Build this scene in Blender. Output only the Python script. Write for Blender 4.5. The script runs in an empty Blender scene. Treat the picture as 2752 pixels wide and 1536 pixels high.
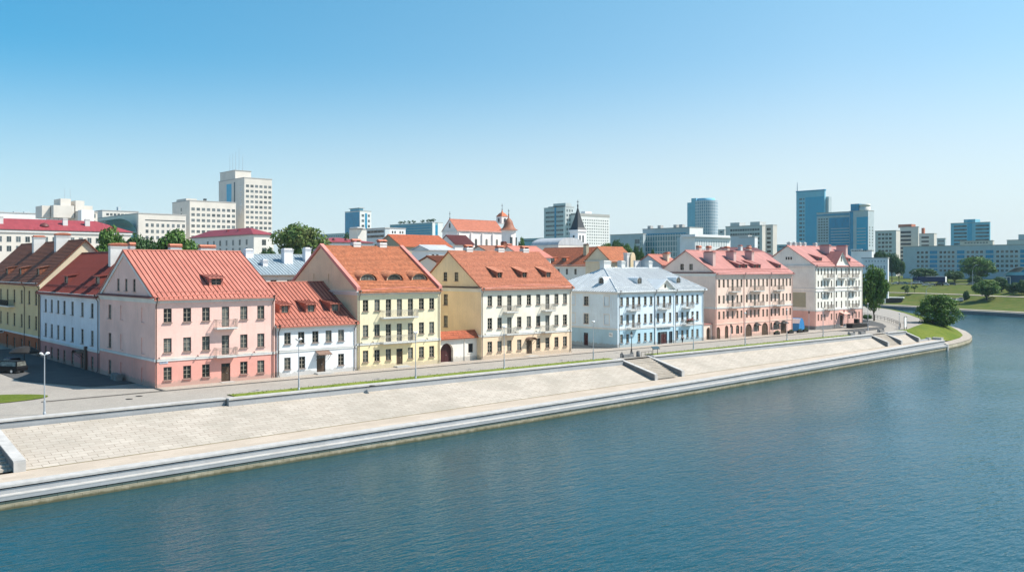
import bpy, math, random
from mathutils import Vector
R = math.radians
rnd = random.Random(7)
SC = bpy.context.scene
COL = SC.collection
FOC, CH, V0 = 2444.0, 14.7, 718.0      # survey constants: x runs along the quay street, y away from the river, street at z = 0
CA, CB = .6608, .7506

def ray(u):
    k = (u - 1376) / FOC
    return CA + CB * k, CB - CA * k
def gp(u, v, z=0.0):
    D = FOC * (CH - z) / (v - V0); a, b = ray(u)
    return D * a, D * b
def dp(u, D):
    a, b = ray(u); return D * a, D * b
def hz(v, D): return CH + (V0 - v) / FOC * D
def front_x(u, y): a, b = ray(u); return y / b * a
def side_y(u, x): a, b = ray(u); return x / a * b
def dist(x, y): return CA * x + CB * y

# ---------------------------------------------------------------- mesh collector
class MB:
    def __init__(s): s.v = []; s.f = []; s.m = []; s.uv = {}; s.smooth = set()
    def face(s, pts, mi=0, uv=None, smooth=False):
        b = len(s.v); s.v += [tuple(p) for p in pts]; i = len(s.f)
        s.f.append(tuple(range(b, b + len(pts)))); s.m.append(mi)
        if uv: s.uv[i] = uv
        if smooth: s.smooth.add(i)
    def quadmesh(s, rows, mi=0, closed=False, smooth=True, uvf=None):
        b = len(s.v); n = len(rows[0])
        for r in rows: s.v += [tuple(p) for p in r]
        for i in range(len(rows) - 1):
            for j in range(n if closed else n - 1):
                j2 = (j + 1) % n
                k = len(s.f)
                s.f.append((b + i*n + j, b + i*n + j2, b + (i+1)*n + j2, b + (i+1)*n + j)); s.m.append(mi)
                if smooth: s.smooth.add(k)
                if uvf: s.uv[k] = [uvf(i, j), uvf(i, j + 1), uvf(i + 1, j + 1), uvf(i + 1, j)]
    def box(s, x0, y0, z0, x1, y1, z1, mi=0):
        P = [(x0,y0,z0),(x1,y0,z0),(x1,y1,z0),(x0,y1,z0),(x0,y0,z1),(x1,y0,z1),(x1,y1,z1),(x0,y1,z1)]
        for q in ((0,3,2,1),(4,5,6,7),(0,1,5,4),(1,2,6,5),(2,3,7,6),(3,0,4,7)):
            s.face([P[i] for i in q], mi)
    def hexa(s, lo, hi, mi=0):           # two matching quads, lo counterclockwise seen from hi
        s.face(lo[::-1], mi); s.face(hi, mi)
        n = len(lo)
        for i in range(n): j = (i + 1) % n; s.face([lo[i], lo[j], hi[j], hi[i]], mi)
    def tube(s, pts, r, n=6, mi=0, cap=True, r2=None):
        pts = [Vector(p) for p in pts]; rows = []
        for i, p in enumerate(pts):
            d = (pts[min(i+1, len(pts)-1)] - pts[max(i-1, 0)]).normalized()
            a = d.cross(Vector((0,0,1)) if abs(d.z) < .9 else Vector((1,0,0))).normalized(); b = d.cross(a)
            rr = r if r2 is None else r + (r2 - r) * i / (len(pts) - 1)
            rows.append([p + (a*math.cos(t) + b*math.sin(t)) * rr for t in [2*math.pi*k/n for k in range(n)]])
        s.quadmesh(rows, mi, closed=True)
        if cap: s.face(rows[0], mi); s.face(rows[-1][::-1], mi)
    def lathe(s, prof, c=(0,0,0), n=12, mi=0, smooth=True, rot=0.0, sq=(1,1)):
        rows = [[(c[0] + r*sq[0]*math.cos(2*math.pi*k/n + rot), c[1] + r*sq[1]*math.sin(2*math.pi*k/n + rot), c[2] + z) for k in range(n)] for r, z in prof]
        s.quadmesh(rows, mi, closed=True, smooth=smooth)
    def mesh(s, name, mats):
        me = bpy.data.meshes.new(name); me.from_pydata(s.v, [], s.f)
        for m in (mats if isinstance(mats, (list, tuple)) else [mats]): me.materials.append(m)
        me.polygons.foreach_set('material_index', s.m)
        me.polygons.foreach_set('use_smooth', [i in s.smooth for i in range(len(s.f))])
        uvl = me.uv_layers.new(name='UVMap'); data = [0.0] * (2 * len(me.loops)); li = 0
        for i, f in enumerate(s.f):
            if i in s.uv: cs = s.uv[i]
            else:
                p = [s.v[k] for k in f]
                ax = [p[1][k]-p[0][k] for k in range(3)]; bx = [p[-1][k]-p[0][k] for k in range(3)]
                nx = abs(ax[1]*bx[2]-ax[2]*bx[1]); ny = abs(ax[2]*bx[0]-ax[0]*bx[2]); nz = abs(ax[0]*bx[1]-ax[1]*bx[0])
                if nz >= nx and nz >= ny: cs = [(q[0], q[1]) for q in p]
                elif nx >= ny: cs = [(q[1], q[2]) for q in p]
                else: cs = [(q[0], q[2]) for q in p]
            for c in cs: data[li] = c[0]; data[li+1] = c[1]; li += 2
        uvl.data.foreach_set('uv', data)
        me.update(); return me
    def build(s, name, mats, parent=None, loc=(0,0,0), rz=0.0):
        return put(name, s.mesh(name, mats), parent, loc, rz)

def put(name, me, parent=None, loc=(0,0,0), rz=0.0):
    o = bpy.data.objects.new(name, me); COL.objects.link(o)
    o.location = loc; o.rotation_euler = (0, 0, rz)
    if parent: o.parent = parent
    return o
def tag(o, label=None, cat=None, group=None, kind=None):
    if label: o['label'] = label
    if cat: o['category'] = cat
    if group: o['group'] = group
    if kind: o['kind'] = kind
    return o
def thing(name, label, cat, loc=(0,0,0), rz=0.0, group=None):
    o = put(name, None, None, loc, rz); o.empty_display_size = .5
    return tag(o, label, cat, group)

# ---------------------------------------------------------------- materials
def newmat(name):
    m = bpy.data.materials.new(name); m.use_nodes = True
    nt = m.node_tree; return m, nt, nt.nodes['Principled BSDF']
def N(nt, typ, **kw):
    n = nt.nodes.new(typ)
    for k, v in kw.items():
        if k in n.inputs: n.inputs[k].default_value = v
        else: setattr(n, k, v)
    return n
def mixc(nt, fac, a, b, mode='MIX'):
    n = N(nt, 'ShaderNodeMix', data_type='RGBA', blend_type=mode)
    for s, val in ((0, fac), (6, a), (7, b)):
        if hasattr(val, 'is_linked') or hasattr(val, 'links'): nt.links.new(val, n.inputs[s])
        else: n.inputs[s].default_value = val if s == 0 else (*val, 1) if len(val) == 3 else val
    return n.outputs[2]
def ramp(nt, fac, stops):
    n = N(nt, 'ShaderNodeValToRGB'); cr = n.color_ramp
    while len(cr.elements) < len(stops): cr.elements.new(.5)
    for e, (p, c) in zip(cr.elements, stops): e.position = p; e.color = (c, c, c, 1) if isinstance(c, (int, float)) else (*c, 1)
    nt.links.new(fac, n.inputs[0]); return n.outputs[0]
def noise(nt, vec, scale, detail=4, rough=.55):
    n = N(nt, 'ShaderNodeTexNoise', Scale=scale, Detail=detail, Roughness=rough); nt.links.new(vec, n.inputs['Vector']); return n.outputs['Fac']
def pos(nt): return N(nt, 'ShaderNodeNewGeometry').outputs['Position']
def uvn(nt): return N(nt, 'ShaderNodeTexCoord').outputs['UV']
def sc(c, f): return tuple(min(1, x * f) for x in c)
def bump(nt, bs, h, strength, distance=.02):
    b = N(nt, 'ShaderNodeBump', Strength=strength, Distance=distance); nt.links.new(h, b.inputs['Height']); nt.links.new(b.outputs[0], bs.inputs['Normal'])

def plain(name, rgb, rough=.7, metal=0.0, var=.08, scale=1.2):
    m, nt, bs = newmat(name); p = pos(nt)
    c = mixc(nt, ramp(nt, noise(nt, p, scale), [(.3, 0), (.7, 1)]), sc(rgb, 1 - var), sc(rgb, 1 + var))
    nt.links.new(c, bs.inputs['Base Color']); bs.inputs['Roughness'].default_value = rough; bs.inputs['Metallic'].default_value = metal; bs.inputs['Specular IOR Level'].default_value = .3
    return m
def plaster(name, rgb, dirt=(.30, .27, .23)):
    m, nt, bs = newmat(name); p = pos(nt)
    a = mixc(nt, ramp(nt, noise(nt, p, .35, 5), [(.3, 0), (.7, 1)]), sc(rgb, .87), sc(rgb, 1.06))
    a = mixc(nt, ramp(nt, noise(nt, p, 3.5, 5), [(.35, 0), (.75, .45)]), a, sc(rgb, .86))
    mp = N(nt, 'ShaderNodeMapping'); mp.inputs['Scale'].default_value = (2.2, 2.2, .25); nt.links.new(p, mp.inputs[0])
    a = mixc(nt, ramp(nt, noise(nt, mp.outputs[0], 1.3, 4), [(.53, 0), (.78, .5)]), a, tuple(.55*x+.45*d for x, d in zip(rgb, dirt)))
    z = N(nt, 'ShaderNodeSeparateXYZ'); nt.links.new(p, z.inputs[0])
    zz = N(nt, 'ShaderNodeMath', operation='MULTIPLY_ADD'); nt.links.new(noise(nt, p, 1.7, 4), zz.inputs[0]); zz.inputs[1].default_value = -1.1; nt.links.new(z.outputs[2], zz.inputs[2])
    a = mixc(nt, ramp(nt, zz.outputs[0], [(0, .55), (.22, 0)]), a, dirt)       # splash stains at the foot of the wall
    nt.links.new(a, bs.inputs['Base Color']); bs.inputs['Roughness'].default_value = .92
    bs.inputs['Specular IOR Level'].default_value = .2
    bump(nt, bs, noise(nt, p, 26, 3), .25, .01)
    return m
def metal_roof(name, rgb, rough=.55):  # sheet metal in strips
    m, nt, bs = newmat(name); p = pos(nt); uv = uvn(nt)
    br = N(nt, 'ShaderNodeTexBrick', Scale=1.0); br.offset = .37
    br.inputs['Brick Width'].default_value = .62; br.inputs['Row Height'].default_value = 2.1; br.inputs['Mortar Size'].default_value = .0
    br.inputs['Color1'].default_value = (*sc(rgb, .88), 1); br.inputs['Color2'].default_value = (*sc(rgb, 1.1), 1); nt.links.new(uv, br.inputs['Vector'])
    a = mixc(nt, ramp(nt, noise(nt, p, .5, 5), [(.35, 0), (.75, .35)]), br.outputs['Color'], sc(rgb, .72))
    a = mixc(nt, ramp(nt, noise(nt, p, 6, 5), [(.55, 0), (.8, .3)]), a, tuple(min(1, .8*x+.06) for x in rgb))
    nt.links.new(a, bs.inputs['Base Color']); bs.inputs['Roughness'].default_value = rough; bs.inputs['Specular IOR Level'].default_value = .35
    return m
def tile_roof(name, rgb, tw=.26, th=.36):
    m, nt, bs = newmat(name); p = pos(nt); uv = uvn(nt)
    br = N(nt, 'ShaderNodeTexBrick', Scale=1.0); br.offset = .5
    for k, v in (('Brick Width', tw), ('Row Height', th), ('Mortar Size', .012), ('Bias', 0.0)): br.inputs[k].default_value = v
    br.inputs['Color1'].default_value = (*sc(rgb, .72), 1); br.inputs['Color2'].default_value = (*sc(rgb, 1.22), 1); br.inputs['Mortar'].default_value = (*sc(rgb, .4), 1)
    nt.links.new(uv, br.inputs['Vector'])
    a = mixc(nt, ramp(nt, noise(nt, p, .45, 6), [(.35, 0), (.75, .22)]), br.outputs['Color'], sc(rgb, .66))
    a = mixc(nt, ramp(nt, noise(nt, p, 5, 4), [(.6, 0), (.85, .4)]), a, tuple(.45*x+.09 for x in rgb))
    nt.links.new(a, bs.inputs['Base Color']); bs.inputs['Roughness'].default_value = .85
    bump(nt, bs, br.outputs['Fac'], -.5, .02)
    return m
def stone(name, c1, c2, bw, bh, mort=.02, mcol=(.2,.17,.13), grime=.35, use_uv=True, gcol=(.22,.2,.16), algae=None):
    m, nt, bs = newmat(name); p = pos(nt)
    br = N(nt, 'ShaderNodeTexBrick', Scale=1.0); br.offset = .5
    for k, v in (('Brick Width', bw), ('Row Height', bh), ('Mortar Size', mort), ('Mortar Smooth', .3), ('Bias', 0.0)): br.inputs[k].default_value = v
    br.inputs['Color1'].default_value = (*c1, 1); br.inputs['Color2'].default_value = (*c2, 1); br.inputs['Mortar'].default_value = (*mcol, 1)
    wob = N(nt, 'ShaderNodeMixRGB', blend_type='LINEAR_LIGHT'); wob.inputs[0].default_value = .05
    wn = N(nt, 'ShaderNodeTexNoise', Scale=.9, Detail=3); nt.links.new(p, wn.inputs['Vector'])
    nt.links.new(uvn(nt) if use_uv else p, wob.inputs[1]); nt.links.new(wn.outputs['Color'], wob.inputs[2]); nt.links.new(wob.outputs[0], br.inputs['Vector'])
    nt.links.new(mixc(nt, ramp(nt, noise(nt, p, .6, 4), [(.45, 0), (.68, .7)]), mcol, sc(c1, .93)), br.inputs['Mortar'])   # joints worn full in places
    a = mixc(nt, ramp(nt, noise(nt, p, .22, 6), [(.4, 0), (.72, grime)]), br.outputs['Color'], gcol)
    a = mixc(nt, ramp(nt, noise(nt, p, 4, 6), [(.45, 0), (.8, .3)]), a, sc(c1, .7))
    if algae is not None:                                                     # green tide line with a ragged top
        z = N(nt, 'ShaderNodeSeparateXYZ'); nt.links.new(p, z.inputs[0]); q = N(nt, 'ShaderNodeMath', operation='MULTIPLY_ADD'); nt.links.new(noise(nt, p, 1.4, 5), q.inputs[0]); q.inputs[1].default_value = -.5; nt.links.new(z.outputs[2], q.inputs[2])
        mr = N(nt, 'ShaderNodeMapRange'); mr.inputs[1].default_value = algae - .3; mr.inputs[2].default_value = algae; mr.inputs[3].default_value = .85; mr.inputs[4].default_value = 0; nt.links.new(q.outputs[0], mr.inputs[0])
        a = mixc(nt, mr.outputs[0], a, (.05, .05, .018))
    nt.links.new(a, bs.inputs['Base Color']); bs.inputs['Roughness'].default_value = .88; bs.inputs['Specular IOR Level'].default_value = .25
    bump(nt, bs, br.outputs['Fac'], -.35, .02)
    return m
def pane_mat(name, dark, light, share=.3, rough=.08):
    m, nt, bs = newmat(name); oi = N(nt, 'ShaderNodeObjectInfo')
    a = mixc(nt, ramp(nt, oi.outputs['Random'], [(1 - share - .25, 0), (1 - share + .1, 1)]), dark, light)
    a = mixc(nt, ramp(nt, noise(nt, pos(nt), 2.2, 3), [(.4, 0), (.65, .6)]), a, dark)
    nt.links.new(a, bs.inputs['Base Color']); bs.inputs['Roughness'].default_value = rough; bs.inputs['Specular IOR Level'].default_value = .45
    return m
def curtain(name, glass, line, bw, bh, mort=.12, rough=.18, c2=None):
    m, nt, bs = newmat(name)
    br = N(nt, 'ShaderNodeTexBrick', Scale=1.0); br.offset = 0
    for k, v in (('Brick Width', bw), ('Row Height', bh), ('Mortar Size', mort), ('Mortar Smooth', 0.0), ('Bias', 0.0)): br.inputs[k].default_value = v
    br.inputs['Color1'].default_value = (*glass, 1); br.inputs['Color2'].default_value = (*(c2 or sc(glass, 1.35)), 1); br.inputs['Mortar'].default_value = (*line, 1)
    nt.links.new(uvn(nt), br.inputs['Vector']); nt.links.new(br.outputs['Color'], bs.inputs['Base Color'])
    bs.inputs['Roughness'].default_value = rough; bs.inputs['Specular IOR Level'].default_value = .5
    return m
def grass(name, a, b):
    m, nt, bs = newmat(name); p = pos(nt)
    c = mixc(nt, ramp(nt, noise(nt, p, .25, 6), [(.35, 0), (.68, 1)]), a, b)
    c = mixc(nt, ramp(nt, noise(nt, p, 2.6, 6), [(.35, .55), (.7, 0)]), c, sc(a, .55))
    nt.links.new(c, bs.inputs['Base Color']); bs.inputs['Roughness'].default_value = .95; bs.inputs['Specular IOR Level'].default_value = .1
    bump(nt, bs, noise(nt, p, 9, 4), .6, .05)
    return m
def leafmat(name, a, b, c):
    m, nt, bs = newmat(name)
    g = N(nt, 'ShaderNodeNewGeometry'); oi = N(nt, 'ShaderNodeObjectInfo')
    col = mixc(nt, g.outputs['Random Per Island'], a, b)
    col = mixc(nt, ramp(nt, noise(nt, g.outputs['Position'], .35, 3), [(.45, 0), (.7, .7)]), col, c)
    nt.links.new(col, bs.inputs['Base Color']); bs.inputs['Roughness'].default_value = .6; bs.inputs['Specular IOR Level'].default_value = .25
    tr = N(nt, 'ShaderNodeBsdfTranslucent'); nt.links.new(col, tr.inputs[0])
    mx = N(nt, 'ShaderNodeMixShader'); mx.inputs[0].default_value = .22
    nt.links.new(bs.outputs[0], mx.inputs[1]); nt.links.new(tr.outputs[0], mx.inputs[2])
    nt.links.new(mx.outputs[0], nt.nodes['Material Output'].inputs[0])
    return m

M = {}
M['trim'] = plaster('white_trim', (.70, .70, .68))
M['pane'] = pane_mat('window_glass', (.010, .013, .013), (.17, .18, .165), .42)
M['pane_far'] = pane_mat('far_window_glass', (.03, .045, .05), (.14, .17, .18), .5, .2)
M['frame'] = plain('brown_window_frame', (.11, .085, .065), .6); M['mullion'] = plain('pale_mullion', (.40, .35, .28), .6)
M['frame_w'] = plain('white_window_frame', (.55, .55, .52), .6)
M['sill'] = plain('sill_metal', (.30, .23, .20), .5)
M['door'] = plain('dark_wood_door', (.085, .055, .035), .6, var=.2, scale=4)
M['iron'] = plain('dark_iron', (.035, .033, .032), .5)
M['rail'] = plain('railing_metal', (.28, .24, .21), .5)
M['pipe_brown'] = plain('brown_drainpipe', (.09, .06, .05), .5)
M['granite'] = stone('grey_granite', (.33, .345, .36), (.37, .385, .40), 1.6, 2.0, .006, (.25,.25,.25), .25, gcol=(.26,.25,.23))
M['granite_top'] = plain('pale_granite_cap', (.45, .44, .425), .8, var=.15, scale=1.1)
M['granite_dark'] = plain('dark_granite', (.19, .19, .19), .8, var=.15, scale=1.5)
M['concrete'] = plain('concrete', (.42, .41, .39), .85)
M['steel'] = plain('painted_steel', (.42, .45, .48), .4, .3)
M['lampglass'] = plain('lamp_diffuser', (.75, .77, .78), .3)
M['white'] = plain('white_paint', (.78, .78, .77), .6)
M['bark'] = plain('bark', (.07, .055, .04), .95, var=.3, scale=5)
M['leaf_a'] = leafmat('leaves_green', (.05, .125, .02), (.115, .22, .04), (.08, .14, .025))
M['leaf_b'] = leafmat('leaves_deep', (.028, .08, .022), (.075, .155, .04), (.045, .10, .035))
M['leaf_c'] = leafmat('leaves_mixed', (.07, .145, .03), (.15, .23, .06), (.18, .15, .05))
M['grass'] = grass('park_grass', (.105, .155, .02), (.175, .20, .035)); M['verge'] = grass('verge_grass', (.16, .22, .03), (.25, .28, .06))
M['grass_dry'] = grass('dry_grass', (.08, .125, .02), (.16, .155, .042))
M['tyre'] = plain('tyre_rubber', (.02, .02, .02), .85)
M['chrome'] = plain('headlight', (.7, .7, .7), .2, .5)

# ---------------------------------------------------------------- walls, windows, roofs
def wall(mb, p0, th, W, z0, top, holes=(), dep=.2, mi=0):
    ux, uy = math.cos(th), math.sin(th)
    def pt(a, z, b=0.0): return (p0[0] + ux*a - uy*b, p0[1] + uy*a + ux*b, z)
    if not callable(top): tv = top; top = lambda a: tv
    hs = []
    for h in holes:
        x0, a0, x1, a1 = h[:4]; kind = h[4] if len(h) > 4 else 'w'
        if kind.startswith('arch'):
            c, r = (x0+x1)/2, (x1-x0)/2; rise = min(r, (a1-a0)*.45)
            tf = (lambda c, r, a1, rise: lambda a: a1 - rise + rise*math.sqrt(max(0, 1-((a-c)/r)**2)))(c, r, a1, rise)
            xs = [c - r*math.cos(math.pi*k/10) for k in range(11)]
        else:
            tf = (lambda a1: lambda a: a1)(a1); xs = [x0, x1]
        hs.append((x0, a0, x1, tf, xs, .1 if kind == 'n' else dep, kind))
    bx = {0.0, W}
    for h in hs: bx.update(h[4])
    if getattr(top, 'brk', None): bx.update(top.brk)
    bx = sorted(b for b in bx if -1e-6 <= b <= W + 1e-6)
    for a, b in zip(bx, bx[1:]):
        if b - a < 1e-5: continue
        mid = (a+b)/2; lo = (z0, z0)
        for h in sorted((h for h in hs if h[0] < mid < h[2]), key=lambda h: h[1]):
            mb.face([pt(a, lo[0]), pt(b, lo[1]), pt(b, h[1]), pt(a, h[1])], mi)
            lo = (h[3](a), h[3](b))
            mb.face([pt(a, lo[0]), pt(b, lo[1]), pt(b, lo[1], h[5]), pt(a, lo[0], h[5])], mi)
        mb.face([pt(a, lo[0]), pt(b, lo[1]), pt(b, top(b)), pt(a, top(a))], mi)
    for x0, a0, x1, tf, xs, d, kind in hs:
        zl = tf(x0 + 1e-6); zr = tf(x1 - 1e-6)
        if zl - a0 > .01:
            mb.face([pt(x0, a0), pt(x0, zl), pt(x0, zl, d), pt(x0, a0, d)], mi)
            mb.face([pt(x1, a0), pt(x1, a0, d), pt(x1, zr, d), pt(x1, zr)], mi)
        mb.face([pt(x0, a0), pt(x0, a0, d), pt(x1, a0, d), pt(x1, a0)], mi)
        if kind == 'n' or kind == 'archn':
            for q, w in zip(xs, xs[1:]): mb.face([pt(q, a0, d), pt(w, a0, d), pt(w, tf(w), d), pt(q, tf(q), d)], mi)

_wc = {}
def window_mesh(w, h, cols=2, rows=3, fw=.075, bar=.05, arch=False):
    k = (round(w, 2), round(h, 2), cols, rows, fw, arch)
    if k in _wc: return _wc[k]
    f = MB(); g = MB(); t = .07
    if arch:
        r = w/2; rise = min(r, h*.45); zc = h - rise
        for i in range(10):
            a, b = math.pi*i/10, math.pi*(i+1)/10
            A = [(r-r*math.cos(q), zc + rise*math.sin(q)) for q in (a, b)]; B = [(r-(r-fw)*math.cos(q), zc + (rise-fw)*math.sin(q)) for q in (a, b)]
            f.hexa([(A[0][0],0,A[0][1]), (B[0][0],0,B[0][1]), (B[1][0],0,B[1][1]), (A[1][0],0,A[1][1])], [(x, t, z) for x, z in (A[0], B[0], B[1], A[1])])
            g.face([(r-r*math.cos(a), .045, zc), (r-r*math.cos(b), .045, zc), (A[1][0], .045, A[1][1]), (A[0][0], .045, A[0][1])])
        if zc > .05:
            f.box(0, 0, 0, fw, t, zc); f.box(w-fw, 0, 0, w, t, zc); g.face([(0,.045,0), (w,.045,0), (w,.045,zc), (0,.045,zc)])
        f.box(fw, 0, 0, w-fw, t, fw)
        f.box(w/2-bar/2, .012, fw, w/2+bar/2, t-.01, h-fw, 1)
        f.box(fw, .014, zc-bar/2, w-fw, t-.012, zc+bar/2, 1)
    else:
        f.box(0, 0, 0, fw, t, h); f.box(w-fw, 0, 0, w, t, h); f.box(fw, 0, 0, w-fw, t, fw); f.box(fw, 0, h-fw, w-fw, t, h)
        for i in range(1, cols): f.box(w*i/cols-bar*.65, .006, fw, w*i/cols+bar*.65, t-.008, h-fw, 1)
        for i in range(1, rows): f.box(fw, .014, h*i/rows-bar*.4, w-fw, t-.012, h*i/rows+bar*.4, 1)
        g.face([(.01,.045,.01), (w-.01,.045,.01), (w-.01,.045,h-.01), (.01,.045,h-.01)])
    s = MB(); s.box(-.08, -.30, -.07, w+.08, -.06, 0)
    _wc[k] = (f, g, s, {}); return _wc[k]
def window(parent, p0, th, h, dep=.2, cols=2, rows=3, fm='frame', pm='pane', sill=True, sm='sill', arch=False, name='window', one=False):
    x0, a0, x1, a1 = h[:4]; f, g, s, cache = window_mesh(x1-x0, a1-a0, cols, rows, arch=arch)
    def me(which, mb, mat):
        k = (which, mat)
        if k not in cache: cache[k] = mb.mesh(which, [M[mat], M['mullion' if mat == 'frame' else mat]])
        return cache[k]
    ux, uy = math.cos(th), math.sin(th); b = dep - .09
    loc = (p0[0]+ux*x0-uy*b, p0[1]+uy*x0+ux*b, a0)
    if one:
        k = ('one', fm, pm)
        if k not in cache:
            q = MB(); q.v = f.v + g.v; q.f = f.f + [tuple(i+len(f.v) for i in t) for t in g.f]; q.m = list(f.m) + [2]*len(g.f)
            cache[k] = q.mesh('window', [M[fm], M['mullion' if fm == 'frame' else fm], M[pm]])
        return put(name, cache[k], parent, loc, th)
    o = put(name, me('frame', f, fm), parent, loc, th)
    put('pane', me('pane', g, pm), o)
    if sill: put('sill', me('sill', s, sm), o)
    return o
def door(parent, p0, th, h, dep=.2, mat='door', arch=False, handle=True):
    x0, a0, x1, a1 = h[:4]; w, H = x1-x0, a1-a0; d = MB()
    if arch:
        r = w/2; rise = min(r, H*.45)
        out = [(0, 0), (w, 0)] + [(r + r*math.cos(math.pi*k/12), H-rise+rise*math.sin(math.pi*k/12)) for k in range(13)]
        d.face([(x, 0, z) for x, z in out]); d.box(w/2-.03, -.02, 0, w/2+.03, .0, H*.95)
    else:
        top = H - .42 if H > 2.2 else H
        d.box(0, 0, 0, w, .05, top-.06); d.box(0, -.01, top-.06, w, .06, top)
        d.box(w/2-.035, -.03, .02, w/2+.035, .0, top-.06)
        for i in range(2):
            for z0, z1 in ((.15, .9), (1.05, top-.2)): d.box(w*(i*.5+.1), -.025, z0, w*(i*.5+.4), 0, z1)
        if H > 2.2: d.box(0, 0, H-.07, w, .05, H); d.box(w/2-.03, 0, top, w/2+.03, .04, H-.07); d.box(0, .025, top, w, .045, H-.07, 1)
    ux, uy = math.cos(th), math.sin(th); b = dep - .06
    o = d.build('door', [M[mat], M['pane']], parent, (p0[0]+ux*x0-uy*b, p0[1]+uy*x0+ux*b, a0), th)
    if handle:
        q = MB(); q.tube([(w/2+.1, -.03, 1.05), (w/2+.1, -.09, 1.05), (w/2+.24, -.09, 1.05)], .018); q.build('handle', M['chrome'], o)
    return o

def slope(mb, A, B, C, D, style='seam', t=.16, step=.6, mi=0):
    A, B, C, D = map(Vector, (A, B, C, D)); L = (B-A).length; e = (B-A)/L
    dv = D - A; d = dv.dot(e); up = dv - e*d; h = up.length; up /= h; c = (C-A).dot(e); n = e.cross(up)
    dn = Vector((0, 0, -t))
    P = lambda p, q, o=0.0: A + e*p + up*q + n*o
    lef = lambda q: d*q/h
    rig = lambda q: L + (c-L)*q/h
    if style == 'tile':
        k = max(2, round(h/.36))
        for i in range(k):
            q0, q1 = h*i/k, h*(i+1)/k
            mb.face([P(lef(q0), q0, .075), P(rig(q0), q0, .075), P(rig(q1), q1, .0), P(lef(q1), q1, .0)], mi, [(lef(q0), q0), (rig(q0), q0), (rig(q1), q1), (lef(q1), q1)])
            mb.face([P(lef(q0), q0, 0), P(rig(q0), q0, 0), P(rig(q0), q0, .075), P(lef(q0), q0, .075)], mi)
    else:
        mb.face([A, B, C, D] if (C-D).length > .01 else [A, B, C], mi, [(0, 0), (L, 0), (c, h), (d, h)] if (C-D).length > .01 else [(0, 0), (L, 0), (c, h)])
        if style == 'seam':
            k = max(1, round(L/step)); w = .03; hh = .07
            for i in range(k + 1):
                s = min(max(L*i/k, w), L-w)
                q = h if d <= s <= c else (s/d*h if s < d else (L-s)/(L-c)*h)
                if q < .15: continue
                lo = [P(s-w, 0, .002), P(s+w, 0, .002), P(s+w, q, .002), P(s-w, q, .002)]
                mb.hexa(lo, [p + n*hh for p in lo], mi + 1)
    mb.face([A+dn, D+dn, C+dn, B+dn] if (C-D).length > .01 else [A+dn, C+dn, B+dn], mi)
    for a, b in ((A, B), (B, C), (C, D), (D, A)):
        if (a-b).length > .01: mb.face([a+dn, b+dn, b, a], mi)

def balcony(root, p0, th, x0, x1, z, proj=1.0, hgt=1.0, mat='trim', rail='rail', curved=False):
    s = MB(); s.box(x0, -proj, z-.13, x1, -.003, z); s.box(x0+.12, -proj+.12, z-.24, x1-.12, -.004, z-.13)
    ux, uy = math.cos(th), math.sin(th)
    o = s.build('balcony', M[mat], root, (p0[0], p0[1], 0), th)
    r = MB(); q = .04
    for zz, hh in ((z+.08, .03), (z+hgt, .05), (z+hgt-.18, .025)):
        r.box(x0+q, -proj+q, zz, x1-q, -proj+q+.04, zz+hh)
        for xx in (x0+q, x1-q-.04): r.box(xx, -proj+q+.04, zz, xx+.04, -.01, zz+hh)
    n = max(3, round((x1-x0)/.13))
    for i in range(n+1):
        xx = x0+q+(x1-x0-2*q-.02)*i/n
        r.box(xx, -proj+q+.008, z, xx+.022, -proj+q+.03, z+hgt)
    for i in range(1, max(2, round(proj/.14))):
        yy = -proj+q + proj*i/max(2, round(proj/.14))
        for xx in (x0+q+.008, x1-q-.032): r.box(xx, yy, z, xx+.022, yy+.022, z+hgt)
    k = max(1, round((x1-x0)/1.0))      # scrollwork roundels
    for i in range(k):
        cx = x0 + (x1-x0)*(i+.5)/k
        r.tube([(cx + .17*math.cos(2*math.pi*j/10), -proj+q+.02, z+.5+.24*math.sin(2*math.pi*j/10)) for j in range(11)], .018, 4)
    r.build('railing', M[rail], o)
    return o
def drainpipe(root, x, y, ztop, out=(0, -1), mat='pipe_brown', zb=.15, off=.55):
    q = MB(); ox, oy = out
    q.tube([(x+ox*off, y+oy*off, ztop-.05), (x+ox*off, y+oy*off, ztop-.35), (x+ox*.12, y+oy*.12, ztop-.95), (x+ox*.12, y+oy*.12, zb+.2), (x+ox*.3, y+oy*.3, zb)], .062, 6)
    q.lathe([(.07, 0), (.15, .22), (.15, .26)], (x+ox*off, y+oy*off, ztop-.2), 8)
    return q.build('drainpipe', M[mat], root)
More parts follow.
